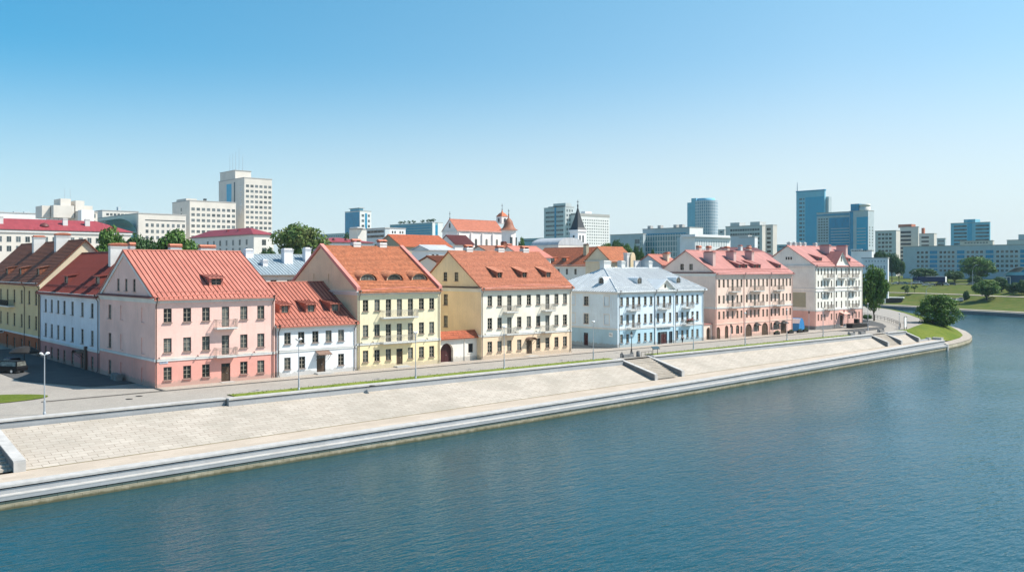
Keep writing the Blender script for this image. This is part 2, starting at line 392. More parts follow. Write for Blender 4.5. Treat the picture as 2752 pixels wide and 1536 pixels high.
def chimney(root, x0, y0, x1, y1, zb, zt, cap='flat', mat='trim', capmat='cap'):
    q = MB(); q.box(x0, y0, zb, x1, y1, zt); q.box(x0-.06, y0-.06, zt-.32, x1+.06, y1+.06, zt-.2)
    o = q.build('chimney', M[mat], root); c = MB()
    if cap == 'barrel':
        c.box(x0-.1, y0-.1, zt+.002, x1+.1, y1+.1, zt+.07)
        n = 6; ym = (y0+y1)/2; ry = (y1-y0)/2+.08
        rows = [[(xx, ym-ry*math.cos(math.pi*k/n), zt+.2+.26*math.sin(math.pi*k/n)) for k in range(n+1)] for xx in (x0-.1, x1+.1)]
        c.quadmesh(rows); c.face(rows[0][::-1]); c.face(rows[1]); c.box(x0, y0+.02, zt+.07, x1, y1-.02, zt+.22)
    elif cap == 'gable':
        ym = (y0+y1)/2
        for xx in (x0+.05, x1-.2): c.box(xx, y0+.06, zt, xx+.15, y1-.06, zt+.25)
        pr = [(y0-.12, zt+.25), (y1+.12, zt+.25), (ym, zt+.52)]
        A = [(x0-.12, y, z) for y, z in pr]; B = [(x1+.12, y, z) for y, z in pr]
        c.face(A[::-1]); c.face(B); 
        for i in range(3): j = (i+1) % 3; c.face([A[i], A[j], B[j], B[i]])
    else: c.box(x0-.12, y0-.12, zt, x1+.12, y1+.12, zt+.12); c.box(x0+.1, y0+.1, zt+.12, x1-.1, y1-.1, zt+.3)
    c.build('chimney_cap', M[capmat], o)
    return o

SEAM = {}
class House:
    """Local frame: x along the front, y to the back, front wall in y = 0."""
    def __init__(s, name, label, cat, loc, rz, L, W, eave, yr, zr, wallm, basem, roofm, zs, style='seam', z0=-.6, oe=.55, og=.25, hip=(0, 0), trim='trim', fm='frame', far=False, sills=True, parapet=False, group=None):
        s.__dict__.update(locals()); del s.__dict__['s']
        s.root = thing(name, label, cat, loc, rz, group)
        s.m = (zr-eave)/yr; s.W = W; s.F = []; s.Lh = []; s.Rh = []
    def roofz(s, y): return s.eave + s.m*y if y <= s.yr else s.zr - s.m2*(y-s.yr)
    def finish(s, front=(), left=(), right=(), gable_l=(), cornice=.62, course=True, corn_side=True):
        s.m2 = s.m
        if s.roofz(s.W) < s.eave - .01 or s.W - s.yr < s.yr: s.m2 = (s.zr - s.eave)/(s.W-s.yr)
        up, lo = MB(), MB(); L, W, zs = s.L, s.W, s.zs
        sp = lambda hs: ([h for h in hs if h[1] >= zs], [h for h in hs if h[1] < zs])
        fu, fl = sp(front); lu, ll = sp(left); ru, rl = sp(right)
        gab = not (s.hip[0] or s.hip[1])
        tl = lambda a: s.roofz(W-a) - .02
        tl.brk = [W-s.yr]; tr = lambda a: s.roofz(a) - .02; tr.brk = [s.yr]
        TL = tl if not s.hip[0] else s.eave; TR = tr if not s.hip[1] else s.eave
        P = {'f': ((0, 0), 0.0), 'l': ((0, W), -math.pi/2), 'r': ((L, 0), math.pi/2), 'b': ((L, W), math.pi)}
        s.P = P
        wall(up, *P['f'], L, zs, s.eave, fu); wall(lo, *P['f'], L, s.z0, zs, fl)
        for k, T, hu, hl_ in (('l', TL, lu, ll), ('r', TR, ru, rl)):
            sm = s.__dict__.get('sidem', {}).get(k)
            if sm:
                sw = MB(); wall(sw, *P[k], W, s.z0, T, hu + hl_); sw.build('side_wall', M[sm], s.root)
            else: wall(up, *P[k], W, zs, T, hu); wall(lo, *P[k], W, s.z0, zs, hl_)
        wall(up, *P['b'], L, zs, s.roofz(W)-.02, []); wall(lo, *P['b'], L, s.z0, zs, [])
        up.build('wall', M[s.wallm], s.root); lo.build('ground_floor_wall', M[s.basem], s.root)
        for k, hs in (('f', front), ('l', left), ('r', right)):
            for h in hs: s.opening(k, h)
        q = MB()                                    # cornice
        if cornice:
            e = s.eave
            prof = [(.003, e-cornice, .10, e-cornice*.55), (.003, e-cornice*.55, .24, e-.14), (.003, e-.14, .38, e-.03)]
            for a, z0, b, z1 in prof:
                q.box(-b if corn_side else 0, -b, z0, L+.02, -a, z1)
                if corn_side: q.box(-b, -a, z0, -a, W, z1)
            q.build('cornice', M[s.trim], s.root)
        if course:
            q = MB(); q.box(-.09, -.09, zs-.14, L+.02, -.003, zs+.12); q.box(-.13, -.13, zs+.12, L+.02, -.003, zs+.17)
            q.box(-.09, -.003, zs-.14, -.003, W, zs+.12); q.box(-.13, -.003, zs+.12, -.003, W, zs+.17)
            q.build('string_course', M[s.trim], s.root)
        s.roof()
    def opening(s, k, h):
        p0, th = s.P[k]; kind = h[4] if len(h) > 4 else 'w'
        opt = h[5] if len(h) > 5 else {}
        if kind in ('n', 'archn'):
            q = MB(); q.box(h[0]-.05, -.08, h[1]-.06, h[2]+.05, .0, h[1]-.003); q.build('sill', M[s.trim if opt.get('t') else s.wallm], s.root, (p0[0], p0[1], 0), th); return
        if kind == 'open': return
        if kind == 'd': return door(s.root, p0, th, h, **opt)
        if kind == 'archd': return door(s.root, p0, th, h, arch=True, **opt)
        return window(s.root, p0, th, h, fm=opt.get('fm', s.fm), rows=opt.get('rows', 3 if h[3]-h[1] < 2.1 else 4), arch=kind.startswith('arch'), sill=s.sills and kind != 'b', pm=opt.get('pm', 'pane'))
    def roof(s):
        q = MB(); t = .18; m, m2, oe, L, W = s.m, s.m2, s.oe, s.L, s.W
        og = -.02 if s.parapet else s.og
        hl, hr = s.hip; zt = s.zr + t
        ze = s.eave - oe*m + t; zb = s.roofz(W) - oe*m2 + t
        xl0, xr0 = (-oe if hl else -og), (L+oe if hr else L+og)
        xl1, xr1 = (hl if hl else -og), (L-hr if hr else L+og)
        slope(q, (xl0, -oe, ze), (xr0, -oe, ze), (xr1, s.yr, zt), (xl1, s.yr, zt), s.style, t, s.__dict__.get('step', .6))
        slope(q, (xr0, W+oe, zb), (xl0, W+oe, zb), (xl1, s.yr, zt), (xr1, s.yr, zt), s.style if s.style != 'tile' else 'flat', t, .6)
        if hl: slope(q, (xl0, W+oe, zb), (xl0, -oe, ze), (xl1, s.yr, zt), (xl1, s.yr, zt), s.style, t)
        if hr: slope(q, (xr0, -oe, ze), (xr0, W+oe, zb), (xr1, s.yr, zt), (xr1, s.yr, zt), s.style, t)
        q.tube([(xl1, s.yr, zt+.03), (xr1, s.yr, zt+.03)], .11, 6)
        for (xa, xb) in ((xl0, xl1) if hl else (None, None), (xr0, xr1) if hr else (None, None)):
            if xa is not None: q.tube([(xa, -oe, ze+.03), (xb, s.yr, zt+.03)], .08, 5)
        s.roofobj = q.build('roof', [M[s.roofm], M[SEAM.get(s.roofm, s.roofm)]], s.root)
        if s.parapet:
            for x0 in (-.22, L-.45):
                c = MB(); w = .62; off = .42
                c.hexa([(x0, -oe*.4, s.eave-.1), (x0+w, -oe*.4, s.eave-.1), (x0+w, s.yr, s.zr+.1), (x0, s.yr, s.zr+.1)], [(x0, -oe*.4, s.eave-.1+off+.22), (x0+w, -oe*.4, s.eave-.1+off+.22), (x0+w, s.yr, s.zr+.1+off), (x0, s.yr, s.zr+.1+off)])
                c.hexa([(x0, s.yr, s.zr+.1), (x0+w, s.yr, s.zr+.1), (x0+w, W+.2, s.roofz(W)-.1), (x0, W+.2, s.roofz(W)-.1)], [(x0, s.yr, s.zr+.1+off), (x0+w, s.yr, s.zr+.1+off), (x0+w, W+.2, s.roofz(W)-.1+off), (x0, W+.2, s.roofz(W)-.1+off)])
                c.build('gable_coping', M['coping_pink'], s.root)
        # gutter fold: low at both ends and higher in the middle
        if s.__dict__.get('fold', True) and not s.far:
            g = MB(); rz = lambda y: s.eave + m*y + t
            pts = [(xl0+.05, -oe+.12), (L*.35, .05), (L*.6, .22), (xr0-.05, -oe+.12)]
            for (xa, ya), (xb, yb) in zip(pts, pts[1:]):
                g.hexa([(xa, ya, rz(ya)-.02), (xb, yb, rz(yb)-.02), (xb, yb+.05, rz(yb)+.02), (xa, ya+.05, rz(ya)+.02)], [(xa, ya, rz(ya)+.13), (xb, yb, rz(yb)+.13), (xb, yb+.05, rz(yb)+.16), (xa, ya+.05, rz(ya)+.16)])
            g.build('roof_gutter', M[s.gutm if 'gutm' in s.__dict__ else s.roofm], s.root)
        if s.__dict__.get('guard', True):
            g = MB(); y = .75; n = int(L/.42); rz = s.eave + m*y + t
            for i in range(n):
                x = .3 + (L-.6)*i/(n-1)
                g.face([(x-.12, y, rz), (x+.12, y, rz), (x+.03, y+.05, rz+.24), (x-.03, y+.05, rz+.24)]); g.face([(x-.12, y+.12, rz+.06), (x+.12, y+.12, rz+.06), (x+.03, y+.07, rz+.24), (x-.03, y+.07, rz+.24)])
            g.tube([(.2, y+.06, rz+.2), (L-.2, y+.06, rz+.2)], .018, 4)
            g.build('snow_guard', M[s.guardm if 'guardm' in s.__dict__ else s.roofm], s.root)
    def shed(s, xa, xb, zb, zt, m2=.14, side=.28, win=True):
        """shed dormer on the front slope; window between xa and xb."""
        t = .18; zr = lambda y: s.eave + s.m*y + t
        yf = (zb - .12 - s.eave - t)/s.m; z0 = zr(yf)
        X0, X1 = xa-side, xb+side
        top = zt + .1
        yi = (top - m2*yf - s.eave - t)/(s.m - m2); zi = zr(yi)
        b = MB(); wall(b, (X0, yf), 0.0, X1-X0, z0-.15, top, [(side, zb, X1-X0-side, zt)], .12)
        for x in (X0, X1): b.face([(x, yf, z0-.05), (x, yi, zi-.05), (x, yf, top)])
        d = b.build('dormer', M[s.roofm], s.root)
        r = MB(); o = .32; e = .18
        slope(r, (X0-e, yf-o, top-m2*o+.08), (X1+e, yf-o, top-m2*o+.08), (X1+e, yi+.1, zi+.1), (X0-e, yi+.1, zi+.1), 'seam' if s.style == 'seam' else 'flat', .08, .5)
        r.build('dormer_roof', [M[s.roofm], M[SEAM.get(s.roofm, s.roofm)]], d)
        if win: window(d, (X0, yf), 0.0, (side, zb, X1-X0-side, zt), .14, rows=2, fm=s.fm, one=True)
    def eyebrow(s, xc, w, zb, h):
        t = .18; zr = lambda y: s.eave + s.m*y + t
        yf = (zb - s.eave - t)/s.m; b = MB(); n = 14; r0 = w/2
        prof = lambda k, f=1.0, g=1.0: (xc - r0*f*math.cos(math.pi*k/n), zb + h*g*math.sin(math.pi*k/n)**.9)
        b.face([(xc-r0, yf, zb-.05)] + [(x, yf, z) for x, z in [prof(k) for k in range(n+1)]][::1] + [(xc+r0, yf, zb-.05)])
        d = b.build('dormer', M['trim_cream'], s.root)
        rf = MB()
        fr = [prof(k, 1.12, 1.14) for k in range(n+1)]
        rows = [[(x, yf-.28, z+.02) for x, z in fr], [(x, yf+.0, z+.05) for x, z in fr], [(x, max(yf, (z + .1 - s.eave - t)/s.m) + .6, zr(max(yf, (z+.1-s.eave-t)/s.m)+.6)+.02) for x, z in fr]]
        rf.quadmesh(rows, smooth=True)
        rf.quadmesh([[(x, yf-.28, z-.09) for x, z in fr], rows[0]], smooth=False)
        rf.build('dormer_roof', M[s.roofm], d)
        gl = MB(); pts = [prof(k, .78, .74) for k in range(n+1)]
        gl.face([(x, yf-.02, z+.1) for x, z in pts])
        for i in range(n): gl.tube([(pts[i][0], yf-.03, pts[i][1]+.1), (pts[i+1][0], yf-.03, pts[i+1][1]+.1)], .035, 4, 1, False)
        for q in (-.25, 0, .25): gl.box(xc+q*w*.8-.02, yf-.06, zb+.1, xc+q*w*.8+.02, yf-.03, zb+.1+h*.62, 1)
        gl.build('window', [M['pane'], M['frame']], d)
    def lucarne(s, xc, w, zb, h, loc=(0, 0, 0), rz=0.0, m=None):
        t = .18; m = m or s.m; zr = lambda y: s.eave + m*y + t
        yf = (zb - .1 - s.eave - t)/m; n = 10; r = w/2+.22; zc = zb+h-w/2
        b = MB(); pr = [(xc-r, zb-.2)] + [(xc-r*math.cos(math.pi*k/n), zc+r*math.sin(math.pi*k/n)) for k in range(n+1)] + [(xc+r, zb-.2)]
        b.face([(x, yf, z) for x, z in pr][::-1])
        b.quadmesh([[(x, yf-.1, z) for x, z in pr], [(x, max(yf, (z-s.eave-t)/m+.15), z) for x, z in pr]], smooth=False)
        d = b.build('dormer', M[s.roofm], s.root, loc, rz)
        window(d, (xc-w/2, yf-.09), 0.0, (0, zb, w, zb+h), .08, arch=True, one=True, fm=s.fm)
    def steps(s, x0, x1, n=1, d=.9):
        q = MB()
        for i in range(n): q.box(x0-.15*(n-1-i), -d-.3*(n-1-i), -.3, x1+.15*(n-1-i), -.004, .13+.13*i)
        q.build('door_step', M['concrete'], s.root)
    def canopy(s, x0, x1, z, proj=1.0, mat='canopy', curved=False):
        q = MB()
        if curved:
            n = 8; w = (x1-x0)/2; xc = (x0+x1)/2
            rows = [[(xc-w*math.cos(math.pi*k/n), y, z+.45*math.sin(math.pi*k/n)) for k in range(n+1)] for y in (-proj, -.01)]
            q.quadmesh(rows); q.quadmesh([[(x, y, zz-.06) for x, y, zz in r] for r in rows[::-1]])
        else: q.hexa([(x0, -proj, z), (x1, -proj, z), (x1, -.01, z+.45), (x0, -.01, z+.45)], [(x0, -proj, z+.1), (x1, -proj, z+.1), (x1, -.01, z+.55), (x0, -.01, z+.55)])
        for x in (x0+.12, x1-.12): q.tube([(x, -proj+.1, z+.05), (x, -.03, z-.75)], .03, 5, 1); q.tube([(x, -proj*.5, z+.1), (x, -.03, z-.3)], .025, 5, 1)
        q.build('canopy', [M[mat], M['iron']], s.root)
    def wall_lamp(s, x, z):
        q = MB(); q.tube([(x, -.01, z), (x, -.28, z+.14), (x, -.34, z+.05)], .03, 5); q.lathe([(.03, .08), (.11, 0), (.11, -.03), (.0, -.04)], (x, -.36, z), 8)
        q.build('wall_lamp', M['iron'], s.root)

def cols(xs, w, z0, z1, kind='w', **k): return [(x-w/2, z0, x+w/2, z1, kind, k) for x in xs]

# ---------------------------------------------------------------- the quay houses
M['cap'] = plain('terracotta_cap', (.50, .19, .12), .8, var=.15, scale=3)
M['capwhite'] = plain('white_chimney_cap', (.62, .61, .58), .8)
M['coping_pink'] = metal_roof('pink_coping', (.60, .24, .20))
M['trim_cream'] = plaster('cream_trim', (.70, .60, .44))
M['canopy'] = plain('rusty_canopy', (.20, .13, .10), .7, var=.25, scale=4)
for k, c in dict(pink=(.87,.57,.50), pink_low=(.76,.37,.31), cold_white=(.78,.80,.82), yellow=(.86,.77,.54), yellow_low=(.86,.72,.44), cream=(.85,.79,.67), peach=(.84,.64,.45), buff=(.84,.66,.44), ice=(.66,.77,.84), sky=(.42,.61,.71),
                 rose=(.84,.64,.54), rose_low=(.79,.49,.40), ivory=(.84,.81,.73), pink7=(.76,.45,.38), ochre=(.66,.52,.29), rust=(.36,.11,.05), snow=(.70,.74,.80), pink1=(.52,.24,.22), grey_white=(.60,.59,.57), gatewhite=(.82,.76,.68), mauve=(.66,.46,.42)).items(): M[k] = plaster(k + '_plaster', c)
M['roof_coral'] = metal_roof('coral_metal_roof', (.53, .19, .14)); M['roof_red'] = metal_roof('red_metal_roof', (.43, .15, .105))
M['roof_maroon'] = metal_roof('maroon_metal_roof', (.20, .045, .035)); M['roof_blue'] = metal_roof('zinc_roof', (.70, .73, .74), .38)
M['roof_zincdark'] = metal_roof('dark_zinc_roof', (.30, .37, .41), .42); M['roof_pink'] = metal_roof('pink_metal_roof', (.43, .18, .155)); M['roof_tile'] = tile_roof('orange_tiles', (.49, .178, .085)); M['roof_tile2'] = tile_roof('salmon_tiles', (.49, .185, .105), .22, .3)
M['roof_brown'] = tile_roof('brown_tiles', (.21, .07, .035), .3, .4); M['roof_pan'] = tile_roof('red_pantiles', (.52, .15, .075), .22, .45)
M['gut_pink'] = metal_roof('gutter_flashing', (.55, .22, .17))
M['reddoor'] = plain('dark_red_door', (.06, .018, .018), .5); M['seam'] = plain('dark_seam_paint', (.17, .045, .03), .6); M['zincseam'] = plain('zinc_seam', (.30, .34, .37), .5); SEAM.update(roof_coral='seam', roof_red='seam', roof_maroon='roof_maroon', roof_blue='zincseam', roof_zincdark='zincseam'); M['ironwhite'] = plain('weathered_white_rail', (.33, .31, .28), .6)  # standing seams of the coral and red roofs have a darker paint

def add_rakes(h, mat='trim', d=.5, right=False):
    q = MB(); m = h.m
    for x0, x1 in ((-.14, -.004),):
        q.hexa([(x0, -.3, h.eave-.3*m-d), (x1, -.3, h.eave-.3*m-d), (x1, h.yr, h.zr-d), (x0, h.yr, h.zr-d)], [(x0, -.3, h.eave-.3*m-.01), (x1, -.3, h.eave-.3*m-.01), (x1, h.yr, h.zr-.01), (x0, h.yr, h.zr-.01)])
        q.hexa([(x0, h.yr+.002, h.zr-d), (x1, h.yr+.002, h.zr-d), (x1, h.W, h.roofz(h.W)-d), (x0, h.W, h.roofz(h.W)-d)], [(x0, h.yr+.002, h.zr-.01), (x1, h.yr+.002, h.zr-.01), (x1, h.W, h.roofz(h.W)-.01), (x0, h.W, h.roofz(h.W)-.01)])
    q.build('bargeboard', M[mat], h.root)
def gable_ledge(h, mat):
    q = MB(); q.hexa([(-.6, -.2, h.eave-.04), (-.004, -.2, h.eave+.12), (-.004, h.W, h.eave+.12), (-.6, h.W, h.eave-.04)], [(-.6, -.2, h.eave+.03), (-.004, -.2, h.eave+.22), (-.004, h.W, h.eave+.22), (-.6, h.W, h.eave+.03)])
    q.build('gable_ledge', M[mat], h.root)

# pink corner house
h = House('pink_corner_house', 'large pink three storey corner house with ribbed coral metal roof and one dormer', 'house', (40.43, 111.5, 0), 0, 15.75, 20.9, 10.95, 10.95, 16.75, 'pink', 'pink_low', 'roof_coral', 3.36)
cx = [1.52, 3.95, 6.35, 11.4, 13.76]
h.finish(cols(cx, 1.0, 7.95, 9.65) + cols([8.92], 1.0, 7.12, 9.67, 'b') + cols(cx, 1.0, 4.27, 6.02) + cols([8.92], 1.0, 3.55, 6.02, 'b') + cols(cx, 1.0, .9, 2.5) + cols([8.96], 1.2, .14, 2.45, 'd'),
         left=cols([4.2], 1.15, 7.8, 9.65) + cols([4.2], 1.15, 3.9, 5.85) + cols([4.2], 1.15, .25, 2.2) + [q for z0, z1 in ((7.8, 9.7), (3.9, 5.9), (.3, 2.2)) for q in cols([8.95, 16.7], 1.15, z0, z1, 'n')] + cols([7.6, 10.65, 13.65], .95, 11.65, 13.2))
h.shed(8.0, 9.3, 12.42, 13.22); add_rakes(h); gable_ledge(h, 'roof_maroon')
for z in (7.05, 3.45): balcony(h.root, (0, 0), 0, 7.37, 10.2, z)
for x in (1.3, 2.4): chimney(h.root, x-.5+.2, 11.6, x+.3, 12.5, 15.6, 17.55, 'barrel') if x < 2 else None
chimney(h.root, 6.3, 11.6, 7.8, 12.5, 15.6, 17.45, 'barrel'); chimney(h.root, 10.5, 11.6, 12.6, 12.5, 15.6, 17.4, 'barrel')
drainpipe(h.root, .1, 0, 11.0, mat='pipe_brown'); drainpipe(h.root, 15.45, 0, 11.0); h.steps(8.1, 9.9, 1, .8)
for x in (.4, 5.2, 12.7): h.wall_lamp(x, 3.62)
q = MB(); q.box(.55, -.05, 2.95, 1.55, -.02, 3.2); q.box(.6, -.056, 3.03, 1.5, -.0505, 3.07, 1); q.box(.6, -.056, 3.11, 1.35, -.0505, 3.15, 1); q.build('street_plate', [plain('blue_white_plate', (.55, .62, .75), .5), M['iron']], h.root)

# small white house
h = House('small_white_house', 'low white two storey house with red roof and three shed dormers, tucked between taller neighbours', 'house', (56.5, 111.55, 0), 0, 12.25, 17, 6.95, 9.5, 12.35, 'cold_white', 'cold_white', 'roof_red', 3.45)
h.finish(cols([1.55, 3.6, 5.75, 7.8, 9.78], .95, 4.4, 5.95) + cols([1.55, 3.72, 9.78], .95, 1.0, 2.6) + cols([6.62], 1.35, .3, 2.6, 'd'))
for a in (1.8, 5.78, 9.58): h.shed(a, a+1.02, 8.5, 9.45)
h.canopy(5.75, 7.8, 2.7); h.steps(5.6, 7.9, 2); drainpipe(h.root, .2, 0, 7.0); drainpipe(h.root, 11.95, 0, 7.0)
chimney(h.root, .3, 7.2, 1.2, 8.1, 10.6, 12.2, 'barrel')

# yellow house
h = House('yellow_house', 'butter yellow three storey house with long balconies and three eyebrow dormers in orange tiles', 'house', (68.9, 111.5, 0), 0, 14.7, 20.5, 11.35, 10.25, 17.75, 'yellow', 'yellow_low', 'roof_tile', 3.72, 'tile', parapet=True)
h.sidem = {'l': 'buff'}; h.gutm = 'gut_pink'; cx = [1.35, 3.3, 11.15, 13.05]; cd = [5.25, 7.17, 9.15]
h.finish(cols(cx, .92, 8.4, 10.03) + cols(cd, .92, 7.52, 10.03, 'b') + cols(cx, .92, 4.75, 6.45) + cols(cd, .92, 3.85, 6.43, 'b') + cols(cx + [5.25, 9.15], .92, 1.15, 2.8) + cols([7.2], 1.1, .42, 2.75, 'd'),
         left=cols([8.2, 12.6], .5, 12.5, 13.7, 'n'))
h_b = [balcony(h.root, (0, 0), 0, 3.75, 10.0, 7.45, rail='ironwhite'), balcony(h.root, (0, 0), 0, 3.75, 9.65, 3.8, rail='ironwhite')]
for c in (2.9, 7.55, 12.05): h.eyebrow(c, 2.7, 12.75, .95)
for x in (5.5, 10.3): chimney(h.root, x, 10.0, x+1.3, 11.0, 16.9, 18.6, 'gable')
drainpipe(h.root, .25, 0, 11.4, mat='rail'); drainpipe(h.root, 14.4, 0, 11.4, mat='rail'); h.steps(6.2, 8.4, 2)
for x in (.5, 2.4, 12.0): h.wall_lamp(x, 3.95)

# cream house
h = House('cream_house', 'cream three storey house with peach ground floor, three long shed dormers and four small balconies', 'house', (91.5, 111.3, 0), 0, 20.2, 16.8, 11.4, 8.4, 17.2, 'cream', 'peach', 'roof_tile2', 3.8, 'tile')
h.sidem = {'l': 'buff'}; h.gutm = 'gut_pink'; cx = [1.78, 3.83, 8.08, 10.22, 12.35, 16.58, 18.62]; cd = [5.93, 14.47]
h.finish(cols(cx, .95, 8.5, 10.18) + cols(cd, .95, 7.62, 10.18, 'b') + cols(cx, .95, 4.85, 6.6) + cols(cd, .95, 3.95, 6.6, 'b') + cols([c for c in cx if c != 10.22] + cd, .95, 1.15, 2.85) + cols([10.3], 1.25, .4, 2.6, 'd'),
         left=cols([7.5], 1.1, 8.45, 10.25) + cols([7.5], 1.1, 4.85, 6.7) + cols([7.4, 10.4], 1.0, 12.45, 13.9))
for a in (5.0, 10.5, 16.05): h.shed(a, a+.9, 13.0, 13.85, .3, .2)
for z in (7.5, 3.92):
    for a in (4.6, 13.1): balcony(h.root, (0, 0), 0, a, a+2.6, z, .95, rail='ironwhite')
for x in (3.6, 10.6, 16.4): chimney(h.root, x, 8.2, x+1.35, 9.2, 16.4, 18.0, 'gable')
h.canopy(9.4, 11.2, 2.75, 1.0, curved=True); h.steps(9.2, 11.4, 1, 1.3); drainpipe(h.root, .15, 0, 11.4, mat='rail'); drainpipe(h.root, 19.9, 0, 11.4, mat='rail'); gable_ledge(h, 'pipe_brown')
for x in (.6, 7.0, 11.6, 19.3): h.wall_lamp(x, 4.05)

# blue house
h = House('pale_blue_house', 'pale blue three storey house with hipped zinc roof, small pediment and arched lucarnes', 'house', (123.55, 111.4, 0), 0, 25.6, 19, 10.35, 9.6, 14.4, 'ice', 'sky', 'roof_blue', 3.42, hip=(6.9, 2.2))
h.fold = False; h.step = .5
A = [1.17, 2.83, 6.03, 7.8, 9.47, 11.5, 15.13, 17.23, 18.9, 22.1, 23.65]; Dr = [4.43, 13.33, 20.5]
h.finish(cols(A, .76, 7.7, 9.25) + cols(Dr, .76, 7.0, 9.25, 'b') + cols(A + [13.33], .76, 4.35, 6.0) + cols([4.43, 20.5], .76, 3.6, 6.0, 'b') + cols([1.17, 2.83, 6.03, 7.8, 9.47, 17.23, 18.9, 20.5, 22.1, 23.65], .76, .95, 2.45) + cols([13.3], 1.9, .08, 2.4, 'd', mat='reddoor'),
         left=cols([11.2], 1.15, 7.6, 9.25) + cols([11.2], 1.15, 4.2, 6.0) + [q for z in (7.65, 4.25) for q in cols([7.7, 16.4], 1.2, z, z+1.7, 'n', t=1)] + cols([11.1], 1.15, .05, 2.4, 'd', mat='reddoor'))
h.lucarne(20.6, .95, 11.65, 1.0); h.lucarne(13.4, .95, 11.7, 1.0, (0, 19, 0), -math.pi/2, 4.05/6.9)
h.lucarne(8.9, .95, 11.65, 1.0)
q = MB()                                                       # white surrounds of the side windows
for a in (11.2, 16.4, 7.7):
    for z in (7.62, 4.22):
        for x0, z0, x1, z1 in ((a-.78, z-.2, a-.6, z+1.95), (a+.6, z-.2, a+.78, z+1.95), (a-.6, z+1.77, a+.6, z+1.95), (a-.6, z-.2, a+.6, z-.05)): q.box(x0, -.05, z0, x1, -.003, z1)
q.build('window_surround', M['trim'], h.root, (0, 19, 0), -math.pi/2)
h.rootp = h.root
def cross_gable(h, xa, xb, zb, zt, wallm, win=None, y0=-.12, oe=.4, rm=None):
    xc = (xa+xb)/2; rz = lambda z: (z - h.eave - .18)/h.m
    w = MB(); wall(w, (xa, y0), 0, xb-xa, h.eave-.02, (lambda a: zb + (zt-zb)*(1-abs(a-(xc-xa))/(xc-xa))), [] if not win else [win], .15)
    w.build('pediment', M[wallm], h.root)
    r = MB(); t = .16; yi = rz(zt+t); ya = max(y0, rz(zb+t))
    for sx, xe in ((-1, xa-.3), (1, xb+.3)):
        ze = zb - .3*(zt-zb)/(xc-xa)
        pts = [(xe, y0-oe, ze+t), (xc, y0-oe, zt+t), (xc, yi+.1, zt+t), (xe, max(y0, rz(ze+t))+.3, ze+t)]
        if sx > 0: pts = pts[::-1]
        pts = pts[::-1]
        r.hexa([(x, y, z-t) for x, y, z in pts], pts)
    r.build('pediment_roof', M[rm or h.roofm], h.root)
    tr = MB()
    for xe, sg in ((xa-.25, 1), (xb+.25, -1)):
        ze = zb - .25*(zt-zb)/(xc-xa)
        lo = [(xe, y0-.3, ze-.22), (xc, y0-.3, zt-.22), (xc, y0-.003, zt-.22), (xe, y0-.003, ze-.22)]
        if sg < 0: lo = lo[::-1]
        tr.hexa(lo, [(x, y, z+.2) for x, y, z in lo])
    tr.box(xa-.2, y0-.22, zb-.3, xb+.2, y0-.003, zb-.05)
    tr.build('pediment_cornice', M['trim'], h.root)
cross_gable(h, 10.75, 16.25, 10.45, 12.3, 'ivory', (2.45, 10.75, 3.05, 11.5, 'arch'))
window(h.root, (10.75, -.12), 0, (2.45, 10.75, 3.05, 11.5), .15, arch=True, one=True)
q = MB()
for x in (10.65, 16.35): q.box(x-.16, -.12, .1, x+.16, -.003, 9.7)
q.box(.0, -.1, .1, .35, -.003, 9.7); q.box(25.2, -.1, .1, 25.58, -.003, 9.7)
q.build('pilaster', M['ice'], h.root)
for a, z in ((2.6, 6.85), (11.4, 6.85), (18.7, 6.85), (2.6, 3.5), (18.7, 3.5)): balcony(h.root, (0, 0), 0, a, a+2.9, z, .95, rail='rail')
for a, b in ((6.6, 8.6), (11.7, 12.8), (20.0, 21.1)): chimney(h.root, a, 9.4, b, 10.5, 13.6, 15.75, 'flat', capmat='capwhite')
for x in (.4, 10.5, 16.6, 25.4): drainpipe(h.root, x, 0, 10.4, mat='rail')
q = MB()                                                       # shop front of climbing plants and lettering over the entrance
for x in (11.5, 11.9, 14.9, 15.4): q.box(x, -.16, .2, x+.22, -.02, 2.4)
q.build('entrance_trellis', M['iron'], h.root)
q = MB(); x = 11.3
for w in (.22, .3, .18, .26, .22, .3, .2, .26, .3, .18): q.box(x, -.1, 2.85, x+w*.3, -.05, 3.15); q.box(x+w*.3, -.1, 3.06, x+w, -.05, 3.15); q.box(x+w*.3, -.1, 2.85, x+w*.8, -.05, 2.9); x += w + .16
q.build('shop_lettering', M['iron'], h.root)
q = MB(); q.box(17.0, -.05, 2.0, 17.9, -.003, 2.75); q.box(17.1, -.06, 2.3, 17.8, -.051, 2.36, 1); q.box(17.1, -.06, 2.45, 17.6, -.051, 2.51, 1); q.build('wall_plaque', [M['white'], M['iron']], h.root, (0, 19, 0), -math.pi/2)
h.steps(12.0, 14.6, 1, .7)

